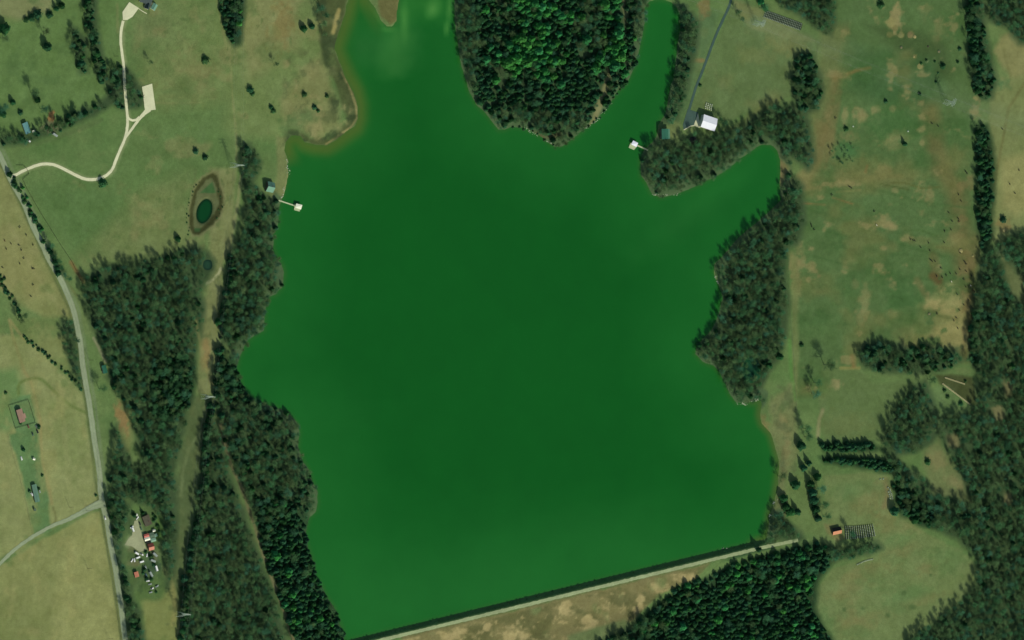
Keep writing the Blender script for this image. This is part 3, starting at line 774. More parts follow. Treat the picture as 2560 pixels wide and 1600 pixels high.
alb = np.clip(lin(np.clip(C, 6, 250)) / KILL, 0.003, 0.85)
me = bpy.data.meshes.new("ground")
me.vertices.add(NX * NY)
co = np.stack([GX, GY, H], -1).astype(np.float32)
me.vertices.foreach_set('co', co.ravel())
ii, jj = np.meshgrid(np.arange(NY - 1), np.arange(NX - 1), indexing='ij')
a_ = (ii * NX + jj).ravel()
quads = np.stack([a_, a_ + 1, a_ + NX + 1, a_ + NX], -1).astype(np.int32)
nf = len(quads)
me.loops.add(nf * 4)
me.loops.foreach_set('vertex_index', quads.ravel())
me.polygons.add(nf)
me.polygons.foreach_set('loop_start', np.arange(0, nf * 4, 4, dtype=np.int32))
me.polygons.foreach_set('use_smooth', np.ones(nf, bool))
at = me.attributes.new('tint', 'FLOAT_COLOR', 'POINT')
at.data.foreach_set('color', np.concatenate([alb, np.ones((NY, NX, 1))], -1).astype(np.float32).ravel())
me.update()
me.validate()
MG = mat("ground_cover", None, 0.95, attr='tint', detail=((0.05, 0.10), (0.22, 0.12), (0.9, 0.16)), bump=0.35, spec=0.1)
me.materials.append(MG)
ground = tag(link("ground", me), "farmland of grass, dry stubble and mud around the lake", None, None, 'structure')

# ------------------------------------------------------------------ water
def water_mat(name, rough=0.22):
    m = mat(name, None, rough, attr='tint', detail=((0.006, 0.05), (0.03, 0.04)), spec=0.35)
    nt = m.node_tree
    b = [n for n in nt.nodes if n.type == 'BSDF_PRINCIPLED'][0]
    b.inputs['IOR'].default_value = 1.33
    g = [n for n in nt.nodes if n.type == 'NEW_GEOMETRY'][0]
    nz = nt.nodes.new('ShaderNodeTexNoise')
    nz.inputs['Scale'].default_value = 0.5
    nz.inputs['Detail'].default_value = 4
    nt.links.new(g.outputs['Position'], nz.inputs['Vector'])
    bp = nt.nodes.new('ShaderNodeBump')
    bp.inputs['Strength'].default_value = 0.12
    bp.inputs['Distance'].default_value = 0.3
    nt.links.new(nz.outputs[0], bp.inputs['Height'])
    nt.links.new(bp.outputs[0], b.inputs['Normal'])
    return m


WAT = water_mat("green_water")


def sheet(name, px, py, keep, z, colours, m):
    """a level sheet on a pixel grid; keep is a mask of grid points"""
    ny, nx = px.shape
    kf = keep[:-1, :-1] | keep[1:, :-1] | keep[:-1, 1:] | keep[1:, 1:]
    i, j = np.where(kf)
    a = i * nx + j
    q = np.stack([a, a + nx, a + nx + 1, a + 1], -1)
    used = np.unique(q)
    remap = np.full(nx * ny, -1)
    remap[used] = np.arange(len(used))
    q = remap[q]
    X, Y = P(px.ravel()[used], py.ravel()[used], z)
    me = bpy.data.meshes.new(name)
    me.from_pydata(np.stack([X, Y, np.full(len(X), z)], -1).tolist(), [], q.tolist())
    at = me.attributes.new('tint', 'FLOAT_COLOR', 'POINT')
    cc = np.clip(lin(colours.reshape(-1, 3)[used]) / KILL, 0.002, 0.8)
    at.data.foreach_set('color', np.concatenate([cc, np.ones((len(cc), 1))], -1).astype(np.float32).ravel())
    me.materials.append(m)
    me.update()
    return tag(link(name, me), None, None, None, 'structure')


lx, ly = np.meshgrid(np.arange(560, 1980, 6.0), np.arange(-90, 1660, 6.0))
ls = sdf(lx, ly, LAKE)
n_a = fbm(lx, ly, 220, 51, 3)
n_b = fbm(lx, ly, 60, 52, 3)
LC = np.zeros(lx.shape + (3,))
LC[:] = (14, 86, 25)


def lmix(a, col):
    global LC
    a = np.clip(a, 0, 1)[..., None]
    LC = LC * (1 - a) + np.array(col, float) * a


def lblob(cx, cy, rx, ry, ang=0):
    ca, sa = math.cos(math.radians(ang)), math.sin(math.radians(ang))
    x, y = lx - cx, ly - cy
    return 1 - np.sqrt(((x * ca + y * sa) / rx) ** 2 + ((-x * sa + y * ca) / ry) ** 2) + 0.35 * n_b


lmix(1.0 - ls / 190 + 0.25 * n_a, (25, 97, 34))
lmix(sstep((ly - 1150) / 380) * 0.75 + 0.15 * n_a * (ly > 1000), (31, 103, 39))
lmix(lblob(1700, 560, 240, 60, -35) * 0.6, (32, 100, 38))
lmix(lblob(1790, 470, 120, 40, -35) * 0.6, (33, 108, 40))
lmix(lblob(960, 110, 110, 90) * 0.9, (44, 104, 46))
lmix(lblob(990, 90, 55, 130, 12) * 0.75, (56, 118, 50))
lmix(lblob(1060, 10, 110, 60) * 0.6, (50, 116, 44))
for (x, y, rx, ry, an) in [(1082, 22, 20, 30, 25), (1125, 20, 10, 46, 5), (1116, 75, 9, 22, 8), (945, 40, 10, 60, -28), (970, 74, 30, 9, 0), (1010, 50, 14, 60, 0)]:
    lmix(lblob(x, y, rx * 1.1, ry * 1.1, an) * .9, (70, 132, 58))
west = np.clip((960 - lx) / 60, 0, 1) * np.clip((420 - ly) / 40, 0, 1)
lmix(west * np.clip(1.2 - ls / 30, 0, 1), (90, 100, 40))
lmix(west * np.clip(1 - ls / 50, 0, 1) * 0.6, (58, 100, 36))
east = np.clip((lx - 1860) / 30, 0, 1) * np.clip((ly - 980) / 30, 0, 1)
lmix(east * np.clip(1.1 - ls / 18, 0, 1) * 0.8, (84, 98, 44))
lmix(np.clip(1 - ls / 10, 0, 1) * 0.45, (62, 96, 44))
lake = sheet("lake", lx, ly, (ls > -9) & ~((((lx - DAM_A[0]) * dn[0] + (ly - DAM_A[1]) * dn[1]) > 4) & (lx > 860) & (ly > 1300)), 0.0, LC, WAT)
lake['label'] = "broad opaque green lake filling the middle of the farmland"


def pond(poly, z, col, edge, label):
    xs = [p[0] for p in poly]
    ys = [p[1] for p in poly]
    x, y = np.meshgrid(np.arange(min(xs) - 6, max(xs) + 8, 2.0), np.arange(min(ys) - 6, max(ys) + 8, 2.0))
    s = sdf(x, y, poly)
    c = np.zeros(x.shape + (3,))
    t = np.clip(s / 7, 0, 1)[..., None]
    c[:] = np.array(edge, float) * (1 - t) + np.array(col, float) * t
    o = sheet("pond", x, y, s > -3.5, z, c, WAT)
    o['label'] = label


pond(POND, 0.02, (10, 62, 28), (8, 40, 18), "small dark green pond inside a muddy hollow")
pond(POND2, 0.62, (26, 70, 46), (34, 80, 48), "round pond among bare trees by the eastern shore")
pond(POND3, 1.35, (34, 64, 46), (22, 44, 32), "little dark pond behind a pale curved bank")


# ------------------------------------------------------------------ roads
def ribbon(name, pts, width, lift, m, label, kind='structure', jitter=0.25, across=6, widths=None):
    line = smooth_line(pts, 5.0)
    x, y, z = G(np.array([p[0] for p in line]), np.array([p[1] for p in line]))
    n = len(x)
    tx, ty = np.gradient(x), np.gradient(y)
    L = np.hypot(tx, ty)
    nx_, ny_ = -ty / L, tx / L
    wdt = np.full(n, width) if widths is None else np.interp(np.linspace(0, 1, n), np.linspace(0, 1, len(widths)), widths)
    v, f = [], []
    rl = RNG.normal(0, jitter, n)
    rr = RNG.normal(0, jitter, n)
    for i in range(n):
        for k in range(across + 1):
            t = k / across - 0.5
            o = t * wdt[i] + (rl[i] if k == 0 else rr[i] if k == across else 0)
            X, Y = x[i] + nx_[i] * o, y[i] + ny_[i] * o
            v.append((X, Y, float(height(X, Y)) + lift + 0.02 * (1 - abs(2 * t))))
    for i in range(n - 1):
        for k in range(across):
            a = i * (across + 1) + k
            f.append((a, a + across + 1, a + across + 2, a + 1))
    o = MB().add(v, f).build(name, m)
    prof_ = np.array({4: (.80, 1.06, .92, 1.04, .78), 6: (.82, 1.0, 1.07, .93, 1.07, 1.0, .80)}[across])
    along = 1 + .10 * fbm(np.arange(n) * 5.0, np.full(n, lift * 900), 40, 61, 3)
    cc = (np.clip(lin(m['tone']) / KILL, 0, .85)[None, None, :] * along[:, None, None] * (prof_[None, :] * (1 + RNG.normal(0, .035, (n, across + 1))))[..., None]).reshape(-1, 3)
    at = o.data.attributes.new('tint', 'FLOAT_COLOR', 'POINT')
    at.data.foreach_set('color', np.concatenate([cc, np.ones((len(cc), 1))], -1).astype(np.float32).ravel())
    return tag(o, label, None, None, kind)


def paved(name, col, rough, detail):
    m = mat(name, None, rough, attr='tint', detail=detail, spec=0.2)
    m['tone'] = col
    return m


def slab(name, poly, lift, m, label=None, kind='structure'):
    """a paved area laid on the ground, triangulated finely enough to follow it"""
    bm = bmesh.new()
    vs = [bm.verts.new((p[0], p[1], 0)) for p in poly]
    bm.faces.new(vs)
    bmesh.ops.triangulate(bm, faces=bm.faces[:])
    bmesh.ops.subdivide_edges(bm, edges=bm.edges[:], cuts=3, use_grid_fill=True)
    for v in bm.verts:
        x, y, z = G(v.co.x, v.co.y)
        v.co = (float(x), float(y), float(z) + lift)
    bmesh.ops.recalc_face_normals(bm, faces=bm.faces[:])
    me = bpy.data.meshes.new(name)
    bm.to_mesh(me)
    bm.free()
    me.materials.append(m)
    return tag(link(name, me), label, None, None, kind)


M_ROAD = paved("worn_asphalt", (138, 150, 118), 0.9, ((0.08, 0.08), (0.6, 0.1)))
M_ROAD_FLAT = mat("worn_asphalt_flat", (138, 150, 118), 0.9, detail=((0.08, 0.08), (0.6, 0.1)))
M_VERGE = mat("verge_grass", (104, 118, 80), 0.95, detail=((0.1, 0.15), (0.7, 0.2)))
M_GRAVEL = paved("pale_gravel", (206, 206, 168), 0.95, ((0.12, 0.08), (0.9, 0.10)))
M_GRAVEL_FLAT = mat("pale_gravel_flat", (206, 206, 168), 0.95, detail=((0.12, 0.08), (0.9, 0.10)))
M_GRAVEL2 = paved("dam_gravel", (146, 158, 116), 0.95, ((0.06, 0.12), (0.5, 0.14)))
M_GRAVEL2_FLAT = mat("dam_gravel_flat", (146, 158, 116), 0.95, detail=((0.06, 0.12), (0.5, 0.14)))
M_LOT = mat("lot_gravel", (152, 156, 120), 0.95, detail=((0.1, 0.14), (0.7, 0.12)))
M_ASPH = paved("dark_asphalt", (62, 86, 76), 0.85, ((0.1, 0.08), (0.8, 0.1)))
M_ASPH_FLAT = mat("dark_asphalt_flat", (62, 86, 76), 0.85, detail=((0.1, 0.08), (0.8, 0.1)))
M_CONC = paved("concrete", (196, 196, 160), 0.9, ((0.2, 0.06), (0.9, 0.08)))
M_CONC_FLAT = mat("concrete_flat", (196, 196, 160), 0.9, detail=((0.2, 0.06), (0.9, 0.08)))
M_DIRT = mat("path_dirt", (126, 122, 84), 0.95, detail=((0.1, 0.2), (0.6, 0.2)))

ROAD = [(-14, 362), (5, 400), (29, 453), (61, 511), (82, 564), (106, 612), (124, 651), (148, 691), (164, 725), (182, 770), (193, 816), (202, 866), (206, 906), (212, 945), (220, 990), (225, 1020), (236, 1100), (249, 1184), (251, 1226), (258, 1266), (268, 1306), (276, 1359), (287, 1412), (295, 1465), (303, 1517), (309, 1570), (313, 1600), (319, 1650)]
ribbon("road", ROAD, 7.6, 0.12, M_ROAD, "worn pale country road running down the west side", jitter=0.15)
ribbon("side_road", [(256, 1258), (240, 1263), (212, 1277), (172, 1298), (132, 1314), (93, 1335), (53, 1361), (21, 1388), (0, 1409), (-20, 1432)], 4.6, 0.17, M_ROAD, "narrow side road curving off to the south-west", widths=[11, 6.5, 5, 4.6, 4.6, 4.6, 4.6, 5])
ribbon("driveway", DRIVE, 3.9, 0.15, M_GRAVEL, "pale gravel driveway winding from the road to two houses", jitter=0.12)
ribbon("driveway_branch", [(313, 345), (320, 335), (332, 319), (346, 300), (360, 284), (374, 272)], 3.6, 0.19, M_GRAVEL, "gravel branch rising to the blank house pad", jitter=0.1, widths=[3, 3.4, 3.6, 3.8, 5, 7])
ribbon("driveway_link", [(319, 292), (323, 298), (331, 301), (341, 299), (348, 292)], 3.0, 0.23, M_GRAVEL, "short curved gravel link across the driveway fork", jitter=0.1)
slab("turning_pad", [(323, 5), (347, 20), (331, 42), (318, 50), (307, 50), (306, 30), (310, 24)], 0.27, M_GRAVEL_FLAT, "pale gravel turning pad below the slate-roofed house")
slab("house_pad", [(355, 217), (380, 209), (389, 274), (374, 276), (364, 283), (361, 268), (367, 257)], 0.27, M_GRAVEL_FLAT, "blank pale gravel pad at the end of the driveway branch")
ribbon("footpath", [(346, 21), (356, 28), (367, 34)], 1.0, 0.2, M_CONC, "thin concrete path from the turning pad to the house", jitter=0.02)
ribbon("asphalt_drive", [(1829, -20), (1824, 12), (1806, 52), (1789, 90), (1772, 135), (1755, 180), (1741, 215), (1730, 250), (1722, 278)], 3.4, 0.15, M_ASPH, "dark asphalt drive down to the white-roofed house", jitter=0.08)
slab("parking_apron", [(1719, 273), (1745, 281), (1734, 313), (1727, 315), (1709, 324), (1707, 312)], 0.2, M_ASPH_FLAT, "dark asphalt parking apron beside the white-roofed house")
slab("patio", [(1745, 283), (1752, 318), (1746, 319), (1734, 314)], 0.24, M_CONC_FLAT, "cream concrete strip between the apron and the house")
ribbon("footpath", [(1738, 314), (1727, 315), (1718, 320), (1709, 325)], 1.1, 0.28, M_CONC, "curved cream path below the parking apron", jitter=0.03)
DM = [(DAM_A[0] + du[0] * t + dn[0] * 18, DAM_A[1] + du[1] * t + dn[1] * 18) for t in (-150, 0, 200, 400, 600, 800, 950, 1040)] + [(1958, 1358), (1995, 1350)]
ribbon("dam_track", DM, 4.4, 0.14, M_GRAVEL2, "pale gravel track along the top of the dam", jitter=0.25)
slab("gravel_lot", [(333, 1312), (345, 1308), (352, 1330), (357, 1345), (366, 1374), (350, 1380), (330, 1366), (312, 1362), (322, 1345), (330, 1338)], 0.14, M_LOT, "pale gravel lot beside the red-roofed sheds")
slab("gravel_lot_gap", [(336, 1302), (344, 1300), (346, 1309), (334, 1313)], 0.18, M_LOT, "gravel neck running north from the lot")

# ------------------------------------------------------------------ labels that single out: landmark, side, rank
MARKS = [(513, 527, "the small muddy pond"), (678, 467, "the lakeside cabin"), (745, 518, "the western dock"), (1584, 360, "the eastern dock"), (1774, 308, "the white-roofed house"), (1663, 335, "the teal-roofed shed"), (1878, 925, "the round shore pond"), (2093, 1327, "the orange-roofed shed"), (2150, 1330, "the hut grid"), (2323, 785, "the southern ring feeder"), (2255, 119, "the western ring feeder"), (2347, 129, "the eastern ring feeder"), (2402, 627, "the broken hay bale"), (67, 320, "the blue-roofed mobile home"), (53, 1040, "the pink-roofed house"), (368, 1302, "the brown-roofed house"), (342, 1436, "the small salmon shed"), (90, 1233, "the long grey barn"), (262, 923, "the green-roofed shed"), (368, 2, "the slate-roofed house"), (582, 413, "the northern pylon"), (508, 992, "the middle pylon"), (448, 1536, "the southern pylon"), (2370, 255, "the eastern pylon"), (1890, 58, "the north-east pylon"), (322, 318, "the driveway fork"), (250, 1262, "the road junction"), (38, 438, "the driveway mouth"), (1955, 50, "the hut rows"), (2390, 980, "the muddy pen"), (1400, 366, "the peninsula's tip"), (1640, 495, "the eastern spit's tip"), (2100, 1500, "the oval field's west"), (2430, 1430, "the oval field's east"), (1915, 1345, "the dam's east end"), (880, 1600, "the dam's west end"), (968, 66, "the mud spit"), (694, 720, "the western shore's bulge"), (790, 1258, "the south-west headland"), (1740, 884, "the eastern headland"), (2445, 280, "the hedgerow gap"), (2509, 549, "the far pasture's bush"), (517, 664, "the little wood pond"), (2228, 1236, "the hut pair rows"), (375, 240, "the blank house pad"), (740, 1042, "the cedar point's bay"), (1597, 1430, "the dam's middle"), (640, 1335, "the wood track's middle"), (2290, 880, "the tree belt"), (2060, 1125, "the cedar row's west"), (1600, 60, "the narrow cove's bank"), (2550, 1000, "the pale wood clearing"), (2360, 1150, "the grassy wood clearing"), (1330, 110, "the peninsula's bright crown"), (1545, 100, "the peninsula's eastern crown"), (1500, 260, "the diagonal grass strip"), (1360, 30, "the peninsula's northern crown"), (1240, 150, "the peninsula's western crown"), (300, 560, "the field's middle"), (1137, 40, "the peninsula's north-west"), (1200, 262, "the peninsula's south-west"), (1540, 238, "the peninsula's south-east")]
ORD = ["closest", "second closest", "third closest", "fourth closest", "fifth closest", "sixth closest", "seventh closest", "eighth closest", "ninth closest"] + [w + " closest" for w in "tenth eleventh twelfth thirteenth fourteenth fifteenth sixteenth seventeenth eighteenth nineteenth twentieth".split()]
SIDES = ["east", "north-east", "north", "north-west", "west", "south-west", "south", "south-east"]


def rank_labels(pts, noun, fallback, marks=MARKS, most=20):
    """a label for every point: its rank among its kind on one side of its nearest landmark"""
    mk = np.array([(m[0], m[1]) for m in marks], float)
    p = np.array(pts, float)
    d = np.hypot(p[:, None, 0] - mk[None, :, 0], p[:, None, 1] - mk[None, :, 1])
    near = d.argmin(1)
    out = [None] * len(p)
    groups = {}
    for i, k in enumerate(near):
        a = math.degrees(math.atan2(-(p[i, 1] - mk[k, 1]), p[i, 0] - mk[k, 0])) % 360
        groups.setdefault((k, int(((a + 22.5) % 360) // 45)), []).append((d[i, k], i))
    for (k, sd), lst in groups.items():
        lst.sort()
        for r, (_, i) in enumerate(lst):
            if r < most:
                out[i] = f"{noun}, {ORD[r]} on the {SIDES[sd]} side of {marks[k][2]}"
            else:
                out[i] = fallback(i, marks[k][2], SIDES[sd])
    return out


# ------------------------------------------------------------------ trees
M_BARK = mat("grey_bark", (82, 96, 72), 0.95, 0.2, 0.6)
M_TWIG = mat("bare_twigs", (76, 117, 74), 0.95, 0.2, 0.25, objvar=0.36, hue=0.055, spec=0.1)
M_CEDAR = mat("cedar_needles", (36, 78, 45), 0.9, 0.3, 0.5, objvar=0.34, hue=0.02, spec=0.15)
M_PINE = mat("pine_needles", (48, 118, 54), 0.9, 0.3, 0.5, objvar=0.28, hue=0.02, spec=0.15)
M_BUSH = mat("bush_leaves", (46, 88, 48), 0.9, 0.3, 0.7, objvar=0.3, hue=0.03, spec=0.15)


def bare_tree_meshes(seed, h=15.5):
    r = random.Random(seed)
    tr, cr = MB(), MB()
    lean = Vector((r.uniform(-.6, .6), r.uniform(-.6, .6), 0))
    tr.tube([(0, 0, -0.4), (lean.x * .3, lean.y * .3, h * .25), (lean.x * .7, lean.y * .7, h * .5), (lean.x, lean.y, h * .8)], [.30, .24, .17, .05], 6)
    tips = []
    for k in range(10):
        az = k * 2.4 + r.uniform(-.4, .4)
        z0 = h * (0.26 + 0.05 * k)
        el = math.radians(r.uniform(22, 50) + 2.5 * k)
        L = r.uniform(4.6, 6.8) * (1 - 0.045 * k)
        d = Vector((math.cos(az) * math.cos(el), math.sin(az) * math.cos(el), math.sin(el)))
        a = Vector((lean.x * z0 / h, lean.y * z0 / h, z0))
        b = a + d * L * .55
        c = b + (d + Vector((0, 0, .35))).normalized() * L * .5
        cr.tube([a, b, c], [.13, .09, .04], 4, False)
        tips += [(b, d), (c, d), ((b + c) / 2, d)]
        for q in range(3):
            t = r.uniform(.35, .9)
            s = a.lerp(b, t)
            d2 = (d + Vector((r.uniform(-1, 1), r.uniform(-1, 1), r.uniform(-.2, .7)))).normalized()
            e = s + d2 * r.uniform(1.5, 2.7)
            cr.tube([s, e], [.06, .025], 3, False)
            tips += [(e, d2), ((s + e) / 2, d2)]
    for k in range(1350):
        p, d = tips[r.randrange(len(tips))]
        p = p + Vector((r.gauss(0, .7), r.gauss(0, .7), r.gauss(0, .6)))
        d2 = (d * .6 + Vector((r.gauss(0, .7), r.gauss(0, .7), r.gauss(.25, .5)))).normalized()
        L = r.uniform(.9, 2.1)
        s = d2.cross(Vector((r.gauss(0, 1), r.gauss(0, 1), r.gauss(0, 1))))
        if s.length < 1e-3:
            continue
        s = s.normalized() * r.uniform(.03, .065)
        cr.add([p - s, p + s, p + d2 * L], [(0, 1, 2)])
    return tr.mesh("trunk", M_BARK), cr.mesh("crown", M_TWIG)


def evergreen_meshes(seed, h, rad, mtl, rnd, n=430, base=.10):
    r = random.Random(seed)
    tr, cr = MB(), MB()
    tr.tube([(0, 0, -0.4), (0, 0, h * .4), (0, 0, h * .9)], [.24, .17, .04], 6)
    ph = [r.uniform(0, 6.28) for _ in range(4)]

    def prof(t, az):
        base_r = (1 - t ** (2.2 if rnd else 1.15)) * (0.72 + 0.28 * min(1, t * 5))
        return rad * max(base_r, .04) * (1 + .16 * math.sin(3 * az + ph[0] + 5 * t) + .12 * math.sin(5 * az + ph[1] - 7 * t) + .08 * math.sin(13 * t + ph[2]))
    # dim inner body so that the ground does not show through
    rings, seg = 5, 9
    vs, fs = [], []
    for i in range(rings):
        t = i / (rings - 1)
        for k in range(seg):
            az = 2 * math.pi * k / seg
            q = prof(t, az) * .72
            vs.append((q * math.cos(az), q * math.sin(az), h * (base + (1 - base) * t * .97)))
    for i in range(rings - 1):
        for k in range(seg):
            fs.append((i * seg + k, i * seg + (k + 1) % seg, (i + 1) * seg + (k + 1) % seg, (i + 1) * seg + k))
    cr.add(vs, fs)
    for k in range(n):
        t = r.random() ** 1.15
        az = r.uniform(0, 6.2832)
        q = prof(t, az) * r.uniform(.78, 1.08)
        z = h * (base + (1 - base) * t) + r.uniform(-.25, .25)
        out = Vector((math.cos(az), math.sin(az), 0))
        nrm = (out * (.55 + .5 * t) + Vector((0, 0, .75)) + Vector((r.gauss(0, .35), r.gauss(0, .35), r.gauss(0, .35)))).normalized()
        u = nrm.cross(Vector((r.gauss(0, 1), r.gauss(0, 1), r.gauss(0, 1)))).normalized()
        v = nrm.cross(u)
        s = r.uniform(.45, .85) * rad / 3.2
        p = out * q + Vector((0, 0, z))
        cr.add([p - u * s, p - v * s * .7, p + u * s, p + v * s * .7], [(0, 1, 2, 3)])
    return tr.mesh("trunk", M_BARK), cr.mesh("crown", mtl)


KINDS = {
    'bare': [bare_tree_meshes(s) for s in (1, 2, 3, 4)],
    'cedar': [evergreen_meshes(11, 9.0, 3.6, M_CEDAR, True), evergreen_meshes(12, 8.2, 3.9, M_CEDAR, True), evergreen_meshes(13, 10.0, 3.4, M_CEDAR, False)],
    'pine': [evergreen_meshes(21, 12, 4.3, M_PINE, True), evergreen_meshes(22, 13, 4.6, M_PINE, True), evergreen_meshes(23, 11, 4.0, M_PINE, True)],
    'bush': [evergreen_meshes(31, 1.7, 1.7, M_BUSH, True, 170, 0.02), evergreen_meshes(32, 2.0, 1.6, M_BUSH, True, 170, 0.02)],
}
NAMES = {'bare': ('bare_tree', 'tree'), 'cedar': ('cedar_tree', 'tree'), 'pine': ('pine_tree', 'tree'), 'bush': ('evergreen_bush', 'bush')}
NOUN = {'bare': "leafless grey tree", 'cedar': "dark green cedar", 'pine': "bright green pine", 'bush': "low green bush"}
MIDH = {'bare': 8.5, 'cedar': 4.8, 'pine': 7.0, 'bush': 0.8}

trees = []            # kind, base px, base py, scale, rotation, variant, group, own label, priority
def add_tree(kind, px, py, sc, group, label=None, pri=0.0, atbase=False):
    bx = px if atbase else px - MIDH[kind] * sc * ST / M
    trees.append([kind, bx, py, sc, RNG.uniform(0, 6.283), int(RNG.integers(len(KINDS[kind]))), group, label, pri])


def isle_kind(x, y):
    b = 0.0
    for (cx, cy, rx, ry, k) in [(1350, 20, 55, 60, .8), (1325, 125, 60, 50, .85), (1375, 150, 30, 40, .8), (1540, 25, 20, 30, .8), (1545, 105, 26, 36, .85), (1510, 165, 40, 26, .5), (1250, 140, 30, 60, .3), (1420, 40, 50, 60, .25), (1360, 60, 60, 40, .6)]:
        b = max(b, k * math.exp(-((x - cx) / rx) ** 2 - ((y - cy) / ry) ** 2))
    u = RNG.random()
    if u < b * .88:
        return 'pine'
    edge = 0.9 if x < 1195 and y < 260 else 0.15
    if x > 1588 and y < 170:
        edge = .85
    if y > 275:
        edge = 0.78
    if 1440 < x < 1500 and y < 150:
        edge = .5
    if x > 1470 and y > 150 and y < 340:
        edge = 0.12
    return 'bare' if RNG.random() < edge else 'cedar'


for name, poly, mix, spc in WOODS:
    xs = [p[0] for p in poly]
    ys = [p[1] for p in poly]
    pts = []
    row = 0
    y = min(ys) - 15
    while y <= max(ys) + 15:
        x = min(xs) - 15 + (spc / 2 if row % 2 else 0)
        while x <= max(xs) + 15:
            pts.append((x + RNG.uniform(-.38, .38) * spc, y + RNG.uniform(-.38, .38) * spc))
            x += spc
        y += spc * .87
        row += 1
    a = np.array(pts)
    s = sdf(a[:, 0], a[:, 1], poly)
    ok = s + 6.0 * fbm(a[:, 0], a[:, 1], 34, 91, 2) > 3.0
    sl_ = sdf(a[:, 0] - 4, a[:, 1], LAKE)
    ok |= (s > -15) & (sl_ > -22)
    ok &= sl_ < -2.5
    ok &= (a[:, 0] > -45) & (a[:, 0] < 2610) & (a[:, 1] > -45) & (a[:, 1] < 1650)
    for ln, wd_ in CLEARS:
        ok &= polydist(a[:, 0], a[:, 1], ln) > wd_
    ok &= polydist(a[:, 0], a[:, 1], DRIVE) > 7
    ok &= polydist(a[:, 0], a[:, 1], ROAD) > 13
    for hpoly in HOLES:
        ok &= sdf(a[:, 0], a[:, 1], hpoly) < (12 if hpoly is POND2 else -4)
    thin = fbm(a[:, 0], a[:, 1], 70, 77, 2)
    for i in np.where(ok)[0]:
        if thin[i] < -0.55 and RNG.random() < .5:
            continue
        if mix == 'isle':
            k = isle_kind(a[i, 0], a[i, 1])
        else:
            k = RNG.choice(list(mix.keys()), p=np.array(list(mix.values())) / sum(mix.values()))
        sc = float(np.clip(RNG.normal(.92, .16), .55, 1.3))
        if s[i] < 10:
            sc *= .85
        if k == 'bare' and RNG.random() < .14:
            sc *= .6
        if mix == 'isle':
            sc *= 1.22 if k == 'pine' else (1.0 if k == 'cedar' else .95)
        edge_pri = .25 if s[i] < 14 else 0
        add_tree(str(k), a[i, 0], a[i, 1], sc, "trees of " + name.replace("the ", "", 1), None, sc * (1.1 if k == 'pine' else 1) + edge_pri)

